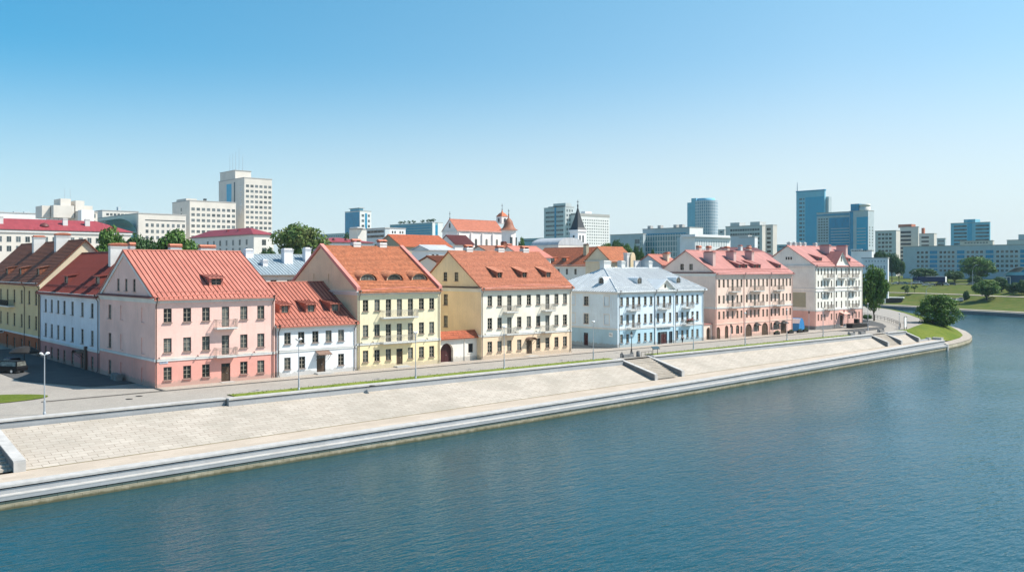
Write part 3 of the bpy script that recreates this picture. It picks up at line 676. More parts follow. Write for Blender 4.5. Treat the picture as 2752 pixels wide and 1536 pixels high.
# long rose house
h = House('long_rose_house', 'long rose pink four storey house with arched shop openings and tall rooftop chimneys', 'house', (153.55, 111.7, 0), 0, 28.7, 15, 13.5, 7.5, 18.1, 'rose', 'rose_low', 'roof_pink', 6.36, 'flat', sills=False)
A = [1.3, 2.85, 4.3, 7.65, 9.1, 11.05, 12.55, 15.45, 17.15, 18.65, 20.35, 21.8, 24.95, 26.35, 27.8]; Dr = [5.95, 14.0, 23.35]
h.finish(cols(A, .68, 10.55, 12.2) + cols(Dr, .72, 9.8, 12.2, 'b') + cols(A, .68, 7.25, 8.9) + cols(Dr, .72, 6.5, 8.9, 'b') + cols(A + Dr, .66, 4.05, 5.65) +
         [(.25, .05, 1.65, 2.5, 'archd', {}), (3.25, .05, 4.45, 2.7, 'archd', {}), (5.25, .9, 6.1, 2.65, 'arch', {}), (7.15, .8, 8.3, 2.65, 'arch', {}), (8.75, .9, 9.4, 2.4, 'arch', {}), (10.6, .05, 12.9, 2.75, 'archd', {}), (13.7, 1.0, 15.6, 2.75, 'arch', {}), (16.6, .05, 19.0, 2.75, 'archd', {}), (19.9, 1.1, 20.6, 2.7, 'arch', {}), (21.2, 1.1, 23.5, 2.8, 'arch', {}), (24.0, .05, 26.2, 2.75, 'archd', {})],
         left=cols([6.5, 8.85], .9, 14.15, 15.4))
q = MB(); q.box(-.07, -.08, 3.02, 28.72, -.003, 3.16); q.build('string_course', M['rose'], h.root)
for a in (10.4, 12.7, 15.95, 17.7, 25.6): h.shed(a-.4, a+.4, 14.6, 15.3, .3, .12)
for x, y0, y1, zb, zt in ((1.9, 2.0, 4.4, 13.9, 17.75), (10.9, 3.2, 5.2, 15, 18.0), (18.2, 3.6, 5.4, 15, 18.1)): chimney(h.root, x, y0, x+.9, y1, zb, zt, 'flat', 'mauve', 'roof_pink')
for x in (4.5, 8.0, 14.6, 23.0): chimney(h.root, x, 7.4, x+.8, 8.3, 17, 18.9, 'barrel', 'rose')
for a, b in ((4.6, 7.8), (12.2, 16.4), (21.0, 24.2)):
    for z in (9.72, 6.42): balcony(h.root, (0, 0), 0, a, b, z, .95, rail='rail')
for x in (.2, 9.95, 19.6, 28.5): drainpipe(h.root, x, 0, 13.5, mat='mauve')
gable_ledge(h, 'roof_maroon')
for i, (a, b) in enumerate(((13.6, 15.7), (21.1, 23.6), (23.9, 26.4))):
    q = MB(); n = 8; w = (b-a)/2; xc = (a+b)/2
    q.quadmesh([[(xc-w*math.cos(math.pi*k/n), -yy, 2.2+zz*math.sin(math.pi*k/n)) for k in range(n+1)] for yy, zz in ((.02, .72), (.45, .5), (.7, .1))]); q.build('awning', M['iron'], h.root)

# ivory end house
h = House('ivory_end_house', 'tall ivory house with pink base and pointed pediment ending the row', 'house', (195.0, 113.6, 0), 0, 22.6, 14.6, 15.2, 7.3, 19.8, 'ivory', 'pink7', 'roof_pink', 4.5, 'flat', sills=False)
A = [1.55, 2.97, 4.5, 7.6, 9.87, 14.45, 16.0, 19.4, 20.9]; Dr = [5.95, 12.3, 17.8]
h.finish([q for z0, z1 in ((12.9, 14.4), (10.05, 11.5), (7.35, 8.75), (5.05, 6.5)) for q in cols(A, .6, z0, z1)] + [q for z0, z1 in ((12.2, 14.4), (10.05, 11.5), (7.35, 8.75), (4.75, 6.5)) for q in cols(Dr, .62, z0, z1, 'b')] +
         cols([1.55, 2.97, 4.5, 7.6, 9.87, 16.0, 17.8], .6, 2.05, 3.55) + cols([19.4, 20.9], .6, 2.05, 3.7, 'arch') + cols([12.3], 1.5, .4, 3.0, 'd'),
         left=[(6.2, 9.9, 12.3, 14.5, 'n', {}), (6.2, 5.2, 12.3, 8.75, 'n', {})], corn_side=True)
q = MB(); q.box(-.1, -.1, 9.7, 22.6, -.003, 9.9); q.box(-.1, -.1, 8.95, 22.6, -.003, 9.1); q.box(-.1, -.003, 9.7, -.003, 14.6, 9.9); q.box(-.1, -.003, 8.95, -.003, 14.6, 9.1); q.build('string_course', M['trim'], h.root)
q = MB(); q.box(-.09, -.09, -.4, 11.5, -.003, .85); q.box(13.2, -.09, -.4, 22.6, -.003, .85); q.box(-.09, -.003, -.4, -.003, 14.6, .85); q.build('plinth', M['granite_dark'], h.root)
q = MB(); [q.box(6.9+i*.65, -.06, 16.55, 7.25+i*.65, -.003, 17.2) for i in range(3)]; q.build('gable_emblem', M['iron'], h.root, (0, 14.6, 0), -math.pi/2)
q = MB(); q.box(6.3, -.02+.1, 5.25, 12.2, .095, 8.7); q.build('painted_panel', plaster('olive_plaster', (.40, .39, .28)), h.root, (0, 14.6, 0), -math.pi/2)
cross_gable(h, 9.0, 15.0, 15.35, 18.5, 'ivory', (2.7, 16.1, 3.3, 17.3, 'w')); window(h.root, (9.0, -.12), 0, (2.7, 16.1, 3.3, 17.3), .15, one=True)
for x, y in ((11.5, 4.2), (19.9, 4.4)): chimney(h.root, x, y-1.4, x+.95, y+1.2, 17, 20.0, 'flat', 'mauve', 'roof_pink')
for x in (1.0, 3.2, 5.4, 7.6, 12.8): chimney(h.root, x, 7.2, x+.8, 8.0, 19, 20.6, 'flat', 'trim', 'capwhite')
h.shed(4.1, 5.3, 16.3, 17.0, .3, .15); h.shed(17.6, 18.6, 16.2, 16.9, .3, .15)
for a, b, z in ((3.9, 7.3, 12.15), (10.6, 14.0, 12.15), (16.2, 19.3, 12.15), (4.3, 7.2, 8.95), (16.4, 19.2, 8.95), (4.3, 7.2, 4.72), (16.4, 19.2, 4.72)): balcony(h.root, (0, 0), 0, a, b, z, .95, rail='rail')
h.canopy(11.2, 14.2, 3.3, 1.4, 'pink7'); h.steps(11.3, 13.4, 2)
for x in (.2, 8.75, 15.25, 22.4): drainpipe(h.root, x, 0, 15.2, mat='rail')

# side street row, fronts facing the open square
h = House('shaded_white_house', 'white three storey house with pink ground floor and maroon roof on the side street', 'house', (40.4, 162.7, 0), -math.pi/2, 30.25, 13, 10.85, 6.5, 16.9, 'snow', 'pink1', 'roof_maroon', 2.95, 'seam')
h.fold = False; A = [3.2, 6.65, 10.2, 13.5, 17.65, 22.45, 27.0]
h.finish(cols(A, 1.2, 7.6, 9.6) + cols(A, 1.2, 3.65, 5.75) + cols(A[:5] + [27.0], 1.2, .3, 2.1) + cols([22.3], 1.3, .05, 2.3, 'd'), corn_side=False)
h.shed(9.4, 10.8, 12.25, 13.25); h.shed(24.5, 25.9, 12.35, 13.3)
chimney(h.root, 21.2, 4.0, 22.2, 6.8, 14.8, 17.9, 'barrel')
h.canopy(21.2, 23.4, 2.35, 1.1, curved=True); drainpipe(h.root, .3, 0, 10.9); drainpipe(h.root, 29.9, 0, 10.9)
q = MB(); q.box(24.3, -.35, .0, 24.9, -.05, 3.4); q.build('wall_cabinet', M['pipe_brown'], h.root)
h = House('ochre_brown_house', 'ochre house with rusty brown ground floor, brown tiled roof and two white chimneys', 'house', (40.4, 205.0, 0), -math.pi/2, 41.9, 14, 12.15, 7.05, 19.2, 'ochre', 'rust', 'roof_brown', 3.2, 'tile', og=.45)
h.fold = False; h.guard = False; h.sidem = {'r': 'trim_cream'}; A = [5.2, 10.2, 15.2, 20.4, 25.3, 30.4, 35.4, 39.7]
h.finish(cols([a for a in A if a not in (15.2, 20.4)], 1.25, 8.5, 10.75) + cols([15.2, 20.4], 1.25, 7.95, 10.75, 'b') + cols(A, 1.25, 4.4, 6.6) + cols([5.2, 10.2, 25.3, 30.4, 35.4, 39.7], 1.25, .3, 2.3) + cols([20.0], 1.5, .05, 2.6, 'd'), corn_side=False)
for a in (14.7, 24.5, 36.3): h.shed(a, a+1.4, 13.4, 14.5, .2, .25)
chimney(h.root, 16.4, 5.0, 17.6, 7.0, 16.6, 20.4, 'flat'); chimney(h.root, 31.1, 5.0, 32.4, 7.4, 16.6, 20.35, 'barrel')
balcony(h.root, (0, 0), 0, 12.5, 25.5, 7.85, 1.1, rail='iron'); drainpipe(h.root, 32.6, 0, 12.2); drainpipe(h.root, 41.7, 0, 12.2)
q = MB(); q.box(17.8, -1.25, 2.75, 17.9, -.1, 3.25); q.box(17.79, -1.1, 2.85, 17.91, -.25, 3.12, 1); q.build('hanging_sign', [M['white'], M['iron']], h.root)

# gateways
g = thing('white_gateway', 'white gateway wall with dark arched gate and pantile coping between yellow and cream houses', 'gateway', (83.75, 112.4, 0))
w = MB(); wall(w, (0, 0), 0, 7.75, -.4, 3.6, [(.5, .02, 3.0, 2.95, 'arch'), (6.0, 1.2, 7.0, 2.7, 'n')], .7); w.box(0, .7, -.4, .5, .72, 3.6); w.box(3.0, .7, -.4, 7.7, .72, 3.6); w.box(.5, .7, 2.95, 3, .72, 3.6); w.build('wall', M['gatewhite'], g)
q = MB(); slope(q, (-.1, -.45, 3.62), (7.75, -.45, 3.62), (7.75, .6, 4.75), (-.1, .6, 4.75), 'tile', .1); slope(q, (7.75, 1.4, 3.9), (-.1, 1.4, 3.9), (-.1, .6, 4.75), (7.75, .6, 4.75), 'flat', .1)
for i in range(33): x = i*.24; q.tube([(x, -.47, 3.66), (x, .6, 4.8)], .06, 5)
q.build('coping', M['roof_pan'], g)
door(g, (0, 0), 0, (.5, .02, 3.0, 2.95), .55, 'reddoor', True)
q = MB(); q.box(5.9, -.06, 1.1, 7.1, .0, 1.2); q.box(6.05, .09, 1.25, 6.95, .098, 2.65, 1); q.box(5.15, -.12, 0, 5.3, -.003, 3.5); q.build('notice_panel', [M['gatewhite'], M['iron']], g)
g = thing('rose_gateway', 'rose pink wall with two arched passages between pale blue and rose houses', 'gateway', (149.3, 112.4, 0))
w = MB(); wall(w, (0, 0), 0, 4.1, -.4, 3.1, [(.35, .02, 1.05, 2.4), (2.2, .02, 3.6, 2.5, 'arch')], .5); w.build('wall', M['rose'], g)
q = MB(); q.box(-.05, -.15, 3.1, 4.1, .6, 3.3); q.box(-.05, -.2, 3.3, .5, .6, 3.7); q.box(.5, -.15, 3.3, 1.2, .6, 3.5); q.build('coping', M['roof_pink'], g)
door(g, (0, 0), 0, (.35, .02, 1.05, 2.4), .4); door(g, (0, 0), 0, (2.2, .02, 3.6, 2.5), .4, 'door', True)

# ---------------------------------------------------------------- ground, embankment, river, far bank
def lerp(T, x):
    for (a, p), (b, q) in zip(T, T[1:]):
        if x <= b: return p + (q-p)*max(0, (x-a))/(b-a)
    return T[-1][1]
WY = [(-120, 74.5), (-60, 77.9), (20, 80.9), (70, 83.0), (111, 85.2), (164, 88.6), (220, 92.4)]
BY = [(-120, 80), (-60, 83.2), (20, 86.3), (70, 88.9), (120, 91.5), (173, 93.4), (206, 94.6), (220, 95.5)]
ZP = [(-120, -2.72), (115, -2.72), (200, -2.35), (220, -2.3)]
wy = lambda x: lerp(WY, x); by = lambda x: lerp(BY, x); zp = lambda x: lerp(ZP, x)
ZW = -4.6

M['pavers'] = stone('grey_pavers', (.335, .305, .27), (.40, .365, .32), .42, .21, .012, (.20,.18,.16), .35, gcol=(.24,.22,.195))
M['walk'] = stone('cobbled_walk', (.40, .35, .30), (.48, .42, .36), .26, .2, .02, (.22,.19,.16), .4, gcol=(.30,.26,.22))
M['slab'] = stone('sandstone_slabs', (.42, .37, .315), (.49, .44, .38), 1.4, .72, .032, (.19,.155,.12), .7, gcol=(.31,.28,.235))
M['prom'] = stone('promenade_paving', (.46, .385, .31), (.53, .45, .37), 2.4, .9, .01, (.33,.28,.22), .35, gcol=(.33,.28,.22))
M['quay_stone'] = stone('quay_limestone', (.42, .37, .27), (.50, .45, .34), 1.3, .9, .02, (.13,.11,.08), .5, gcol=(.16,.15,.07), algae=-4.45)
M['asphalt'] = plain('asphalt', (.085, .085, .085), .9, var=.15, scale=.6)
M['kerb'] = plain('kerb_stone', (.13, .12, .11), .85)
M['shadow_line'] = plain('painted_shadow', (.035, .037, .04), .9); M['moss'] = plain('mossy_seam', (.20, .17, .09), .95, var=.35, scale=1.5)  # the near-black one paints the shadow lines under copings and ledge

# town ground: one sheet, level by the river and rising behind the old town
SHORE = [(216, 92.6), (229, 94.3), (240, 96.6), (250, 100), (259, 104.2), (269, 109.3), (280, 116), (300, 130), (322, 147), (336, 161), (345, 178), (350, 205), (352, 270), (352, 420)]
def off_in(P, d):
    out = []
    for i, p in enumerate(P):
        a = Vector(P[max(0, i-1)]); b = Vector(P[min(len(P)-1, i+1)]); t = (b-a).normalized(); out.append((p[0]-t.y*d, p[1]+t.x*d))
    return out
PATH_IN = off_in(SHORE, 2.2); EDGE_UP = [(206, 99.2), (214, 100.3), (226, 104), (237, 107.2), (248, 111), (258, 117), (269, 124), (288, 136), (310, 152), (324, 166), (334, 182), (340, 206), (342, 270), (342, 420)]
g = MB(); hill = lambda y: 0 if y < 175 else 8.5*(1-math.cos(math.pi*min(1, (y-175)/160)))/2
ring = [(-1500, 97.7), (206, 97.7)] + EDGE_UP
ys = [97.7, 99.2, 100.3, 104, 107.2, 111, 117, 124, 136, 152, 166, 182, 206, 230, 250, 270, 300, 340, 420, 700, 1500, 4000, 12000]
def edge_x(y):
    if y >= 420: return 342
    if y <= 99.2: return 206
    return lerp([(b, a) for a, b in EDGE_UP], y)
xg = lambda y: [-9000, -2000, -500, -100, 0, 60, 120, 180, edge_x(y)]
g.quadmesh([[(x, y, hill(y) if x < 250 else hill(y)*max(0, 1-(x-250)/80)) for x in xg(y)] for y in ys], smooth=False)
tag(g.build('ground', M['pavers']), kind='structure')
q = MB(); q.box(40.6, 108.35, -.1, 217, 111.6, .075); tag(q.build('pavement', M['walk']), kind='structure')
q = MB(); q.box(27, 108.2, -.1, 217.5, 108.345, .11); q.box(40.3, 108.35, -.1, 40.55, 111.5, .11); tag(q.build('kerb', M['kerb']), kind='structure')
q = MB(); q.face([(30, 130, .06), (30, 210, .06), (40.3, 210, .06), (40.3, 118, .06)][::-1]); q.face([(35, 118, .06), (30, 130, .06), (40.3, 118, .06)][::-1]); tag(q.build('side_street', M['asphalt']), kind='structure')
q = MB(); n = 20
q.face([(28.9 - 11 + 11*math.cos(a)**1, 113.2 + 4.6*math.sin(a) + (.35*(11*math.cos(a)-11) * -.55), .07) for a in [-math.pi/2 + math.pi*k/n for k in range(n+1)]] + [(4, 121, .07), (4, 116, .07)])
tag(q.build('lawn', M['grass']), kind='stuff')
for xa, xb in ((44.6, 108.2), (118.0, 184.0)):
    q = MB(); k = 60; rr = random.Random(3); rows = [[], [], []]
    for i in range(k+1):
        x = xa + (xb-xa)*i/k
        rows[0].append((x, 98.32, .03)); rows[1].append((x, 99.4, .13 + rr.uniform(-.02, .03))); rows[2].append((x, 100.55 + rr.uniform(-.12, .12), .02))
    q.quadmesh(rows[::-1]); 
    for i in range(int((xb-xa)*12)):
        x = rr.uniform(xa, xb); y = rr.uniform(98.35, 100.5); hh = rr.uniform(.03, .10); a = rr.uniform(0, 3.1)
        q.face([(x-.07*math.cos(a), y-.07*math.sin(a), .08), (x+.07*math.cos(a), y+.07*math.sin(a), .08), (x+rr.uniform(-.05,.05), y+rr.uniform(-.05,.05), .1+hh)])
    tag(q.build('grass_verge', M['verge']), kind='stuff')

# sloping stone bank in three runs with the stairs between them
SL = MB(); RUNS = [(-120, 9.3), (19.9, 109.2), (116.6, 190.6), (197.6, 206.8)]
def stations(a, b, d=6): n = max(1, round((b-a)/d)); return [a+(b-a)*i/n for i in range(n+1)]
for a, b in RUNS:
    xs = stations(a, b); rows = []; ns = 5
    for i in range(ns+1):
        t = i/ns; rows.append([(x, 97.3+(by(x)-97.3)*t, -.72+(zp(x)+.03+.72)*t) for x in xs])
    SL.quadmesh(rows[::-1], uvf=lambda i, j, xs=xs: (xs[j], i*12.0/5), smooth=False)
tag(SL.build('embankment_slope', M['slab']), kind='structure')
q = MB(); xs = stations(-120, 217)
q.quadmesh([[(x, wy(x)+.9, zp(x)) for x in xs], [(x, by(x)+.4, zp(x)) for x in xs]], uvf=lambda i, j: (xs[j], i*5.0), smooth=False)
tag(q.build('promenade', M['prom']), kind='structure')
q = MB()
for a, b in RUNS[:3]:
    xs = stations(a, b); q.quadmesh([[(x, by(x)-.14, zp(x)+.012) for x in xs], [(x, by(x)+.16, zp(x)+.05) for x in xs]], smooth=False)
tag(q.build('mossy_seam', M['moss']), kind='structure')
# quay wall
w = thing('quay_wall', 'long low stepped granite quay wall with pale coping along the water', 'quay wall', (0, 0, 0))
xs = stations(-120, 216.4)
def strip(name, prof, mat, xs=xs, parent=w, uvs=1.0, ends=True):
    q = MB(); P = [[(x, wy(x)+f(x)[0], f(x)[1]) for x in xs] for f in prof]
    ln = [0]
    for k in range(1, len(P)): ln.append(ln[-1] + (Vector(P[k][0])-Vector(P[k-1][0])).length)
    q.quadmesh(P, uvf=lambda i, j: (xs[j]*uvs, ln[i]), smooth=False)
    if ends: q.face([p[0] for p in P][::-1]); q.face([p[-1] for p in P])
    return q.build(name, M[mat], parent)
strip('footing', [lambda x: (.12, -6.0), lambda x: (.12, -3.78)], 'quay_stone', ends=False)
strip('ledge', [lambda x: (.13, -3.80), lambda x: (-.06, -3.80), lambda x: (-.06, -3.47), lambda x: (.60, -3.44)], 'granite', ends=False)
strip('ledge_top', [lambda x: (-.075, -3.50), lambda x: (-.075, -3.42), lambda x: (.58, -3.415)], 'granite_top', ends=False)
strip('wall', [lambda x: (.58, -3.44), lambda x: (.58, zp(x)-.17)], 'granite', ends=False)
strip('shadow_strip', [lambda x: (.572, zp(x)-.29), lambda x: (.572, zp(x)-.17)], 'shadow_line', ends=False)  # dark strip paints in the coping's shadow on the wall face
strip('shadow_strip', [lambda x: (.112, -3.92), lambda x: (.112, -3.79)], 'shadow_line', ends=False)  # shadow below the ledge, painted as a dark strip
strip('coping', [lambda x: (.58, zp(x)-.17), lambda x: (.44, zp(x)-.17), lambda x: (.44, zp(x)+.015), lambda x: (1.75, zp(x)+.02)], 'granite_top', ends=False)
q = MB(); x = 216.4; q.hexa([(x, wy(x)-.1, -6), (x+.6, wy(x)-.1, -6), (x+.6, wy(x)+3.2, -6), (x, wy(x)+3.2, -6)], [(x, wy(x)-.1, -3.3), (x+.6, wy(x)-.1, -3.3), (x+.6, wy(x)+3.2, zp(x)+.35), (x, wy(x)+3.2, zp(x)+.35)])
q.box(x-.3, wy(x)+1.2, zp(x)-.5, x+.8, wy(x)+3.4, zp(x)+.55); q.build('end_pier', M['granite_top'], w)
# parapet walls along the top
def parapet(xa, xb, yf, label):
    t = thing('parapet_wall', label, 'parapet wall', (xa, yf, 0), group='granite parapets along the top of the bank')
    q = MB(); q.box(0, .06, -1.1, xb-xa, .75, -.10); q.build('wall', M['granite'], t)
    q = MB(); q.box(.01, .045, -.20, xb-xa-.01, .058, -.1); q.build('shadow_strip', M['shadow_line'], t)  # painted shadow of the coping, a dark strip proud of the wall
    q = MB(); q.box(-.04, -.06, -.097, xb-xa+.04, .95, .10); q.build('coping', M['granite_top'], t)
    return t
parapet(-120, 9.2, 97.2, 'granite parapet of the bank behind the shaded stair at the picture edge')
parapet(20.3, 43.2, 97.55, 'short granite parapet set back from the square in front of the pink corner house')
parapet(43.3, 109.0, 96.9, 'long granite parapet beside the grass verge in front of the white and yellow houses')
parapet(116.8, 190.4, 97.2, 'long granite parapet below the pale blue and rose houses')
parapet(197.8, 206.6, 97.2, 'last short granite parapet before the grassy point')
# stairs
def stair(xa, xb, label):
    t = thing('stair', label, 'stair', (xa, 97.6, 0), group='stone stairs down to the promenade')
    q = MB(); n = 14; x = (xa+xb)/2; yb = by(x)-.2; zb = zp(x); dy = (97.6-yb)/n; dz = (0-zb)/n
    for i in range(n): q.box(0, -dy*(i+1), -3.2, xb-xa, -dy*i, -dz*(i+1)+dz*.0+.0)
    q.build('steps', M['slab'], t); return t
def stairwall(xa, label, w=.5, ext=.2):
    t = thing('stair_wall', label, 'stair wall', (xa, 97.3, 0), group='sloping walls beside the stairs')
    yb = by(xa)-97.3-ext; zb = zp(xa)
    q = MB(); q.hexa([(0, yb, -3.2), (w, yb, -3.2), (w, .8, -1.5), (0, .8, -1.5)], [(0, yb, zb+.86), (w, yb, zb+.86), (w, .8, .0), (0, .8, .0)]); q.build('wall', M['granite_dark'], t)
    q = MB(); q.hexa([(-.06, yb-.1, zb+.87), (w+.06, yb-.1, zb+.87), (w+.06, .9, .0), (-.06, .9, .0)], [(-.06, yb-.1, zb+.98), (w+.06, yb-.1, zb+.98), (w+.06, .9, .11), (-.06, .9, .11)]); q.build('coping', M['granite_top'], t)
    q = MB(); q.box(-.05, yb-.22, zb-.1, w+.05, yb-.003, zb+.86); q.build('end_block', M['granite_top'], t)
stair(9.9, 19.4, 'stone stair in shade at the picture edge below the open square'); stair(109.9, 116.2, 'pale sunlit stone stair between two dark side walls below the pale blue house'); stair(191.4, 197.3, 'distant stone stair below the ivory end house')
stairwall(19.3, 'broad sloping stair wall at the near end of the bank', .85)
stairwall(109.1, 'dark stair wall on the town side of the sunlit middle stair'); stairwall(116.2, 'dark stair wall on the far side of the sunlit middle stair')
stairwall(190.6, 'dark stair wall before the distant stair near the parked dark cars'); stairwall(197.2, 'dark stair wall just past the distant stair')
stairwall(206.6, 'sloping wall between the last stone bank and the grassy point')
t = thing('kerb_wall', 'low pale stone kerb wall at the foot of the grassy point', 'kerb wall', (207.8, 94.9, 0)); q = MB(); q.box(0, 0, -3, 5, .6, -1.95); q.box(5, -.1, -3, 6.2, .7, -1.7); q.build('wall', M['granite'], t)

# grassy point
n = len(SHORE); LOW = PATH_IN
q = MB(); S = lambda P, z: [(x, y, z) for x, y in P]
GR = [(206.5, 95.4)] + LOW[1:]
rows = []
for i in range(7):
    t = i/6; e = math.sin(t*math.pi/2)**.9
    rows.append([(a[0]+(b[0]-a[0])*t, a[1]+(b[1]-a[1])*t, -3.25+3.28*e if k > 0 else (-2.5+2.53*t)) for k, (a, b) in enumerate(zip(GR, EDGE_UP))])
q.quadmesh(rows); tag(q.build('grass_bank', M['grass']), kind='structure')
q = MB(); OUT = SHORE
q.quadmesh([S(OUT, -6.2), S(OUT, -3.55)], uvf=lambda i, j: (j*4.0, i*2.6), smooth=False); tag(q.build('shore_wall', M['quay_stone']), 'curved stone wall holding the grassy point above the water', 'shore wall')
q = MB(); q.quadmesh([S(OUT, -3.5), S(LOW, -3.27)], uvf=lambda i, j: (j*4.0, i*4.0), smooth=False); q.quadmesh([S(OUT, -3.7), S(OUT, -3.5)], smooth=False); tag(q.build('shore_path', M['walk']), kind='structure')
# the point plaza: low dark railing along the curve of the road
t = thing('railing', 'thin dark railing following the bend of the road beside the grassy point', 'railing', (212, 102, 0))
q = MB(); RP = [(215.5, 102.8), (222, 106), (230, 111), (240, 118), (252, 128), (266, 141), (280, 154), (292, 168)]
for z in (.55, 1.0): q.tube([(x-212, y-102, z) for x, y in RP], .05, 4)
for (xa, ya), (xb, yb) in zip(RP, RP[1:]):
    for i in range(4): f = i/4; q.tube([(xa+(xb-xa)*f-212, ya+(yb-ya)*f-102, 0), (xa+(xb-xa)*f-212, ya+(yb-ya)*f-102, 1.0)], .04, 4)
q.build('rails', M['iron'], t)
q = MB(); PP = [(196, 103.5), (210, 104.4), (219, 108), (229, 114), (240, 123), (252, 135), (264, 150)]
q.quadmesh([[(x, y, .07) for x, y in PP], [(x-5*((i+1)/7), y+9, .07) for i, (x, y) in enumerate(PP)]], smooth=False); tag(q.build('road', M['asphalt']), kind='structure')

# river
m, nt, bs = newmat('river_water'); p = pos(nt)
bs.inputs['Base Color'].default_value = (.004, .056, .076, 1); bs.inputs['Roughness'].default_value = .035; bs.inputs['IOR'].default_value = 1.33
mp = N(nt, 'ShaderNodeMapping'); mp.inputs['Rotation'].default_value = (0, 0, R(33)); mp.inputs['Scale'].default_value = (.38, 1.0, 1); nt.links.new(p, mp.inputs[0])
mp2 = N(nt, 'ShaderNodeMapping'); mp2.inputs['Rotation'].default_value = (0, 0, R(58)); mp2.inputs['Scale'].default_value = (.36, 1.0, 1); nt.links.new(p, mp2.inputs[0])
n1 = noise(nt, mp.outputs[0], 1.15, 4, .55); n2 = noise(nt, mp2.outputs[0], 2.6, 3, .55); n3 = noise(nt, p, .045, 3, .5)
a = N(nt, 'ShaderNodeMath', operation='MULTIPLY_ADD'); nt.links.new(n2, a.inputs[0]); a.inputs[1].default_value = .75; nt.links.new(n1, a.inputs[2])
st = N(nt, 'ShaderNodeMath', operation='MULTIPLY'); nt.links.new(a.outputs[0], st.inputs[0]); nt.links.new(ramp(nt, n3, [(.3, .55), (.7, 1.0)]), st.inputs[1])
bump(nt, bs, st.outputs[0], 1.0, .145)
M['water'] = m
q = MB(); q.face([(-3000, -6000, ZW), (9000, -6000, ZW), (9000, 420, ZW), (-3000, 420, ZW)]); tag(q.build('river', M['water']), kind='structure')

# far bank
BANK = [(355, -600), (362, -200), (368, 0), (374, 80), (381.4, 133.3), (387.7, 149.7), (391, 162), (405, 184), (413, 206), (416, 260), (416, 430)]
FH = [(0, -3.4), (6, -2.9), (14, -2.6), (24, -1.4), (32, -.4), (38, 1.5), (48, 1.75), (56, 2.6), (70, 4.6), (82, 5.6), (100, 5.7), (130, 6.6), (190, 7.8), (400, 8.2), (1500, 8.4), (9000, 8.5)]
def fh(x, y): return lerp(FH, x - lerp([(b, a) for a, b in BANK], y))
q = MB(); q.quadmesh([[(bx+d, y, z + (.12*math.sin(y*.21+d*.3) if 5 < d < 90 else 0)) for bx, y in [(lerp([(b, a) for a, b in BANK], yy), yy) for yy in [-600, -200, 0, 60, 100, 115, 125, 133, 140, 149.7, 156, 162, 172, 184, 195, 206, 230, 260, 320, 430]]] for d, z in FH]); tag(q.build('far_bank', M['grass_dry']), kind='structure')
q = MB(); q.face([(341, 430, 0), (8000, 430, 8), (12000, 12000, 8), (341, 12000, 8)]); q.face([(-9000, 12000, 7), (12000, 12000, 7), (12000, 20000, 7), (-9000, 20000, 7)]); q.face([(341, 419, -.5), (420, 419, -.5), (8000, 430, 8), (341, 430, 0)]); tag(q.build('terrain', M['grass_dry']), kind='structure')
q = MB(); q.quadmesh([[(x-.02, y, -6.5) for x, y in BANK], [(x-.02, y, -3.3) for x, y in BANK], [(x+1.6, y, -3.15) for x, y in BANK]], uvf=lambda i, j: (j*20.0, i*3.0), smooth=False); tag(q.build('bank_wall', M['granite_dark']), 'dark stone wall along the waterline of the far bank', 'bank wall')
def strip_on(name, mat, d0, d1, y0, y1, lift):
    q = MB(); yy = stations(y0, y1, 6); bx = lambda y: lerp([(b, a) for a, b in BANK], y)
    k = 6; q.quadmesh([[(bx(y)+d0+(d1-d0)*i/k, y, fh(bx(y)+d0+(d1-d0)*i/k, y)+lift) for y in yy] for i in range(k+1)], smooth=False); tag(q.build(name, M[mat]), kind='structure')
strip_on('riverside_path', 'walk', 40, 45, 80, 250, .16); strip_on('embankment_road', 'asphalt', 84, 97, 60, 330, .12); strip_on('footpath', 'walk', 3.2, 5.6, 100, 250, .12)

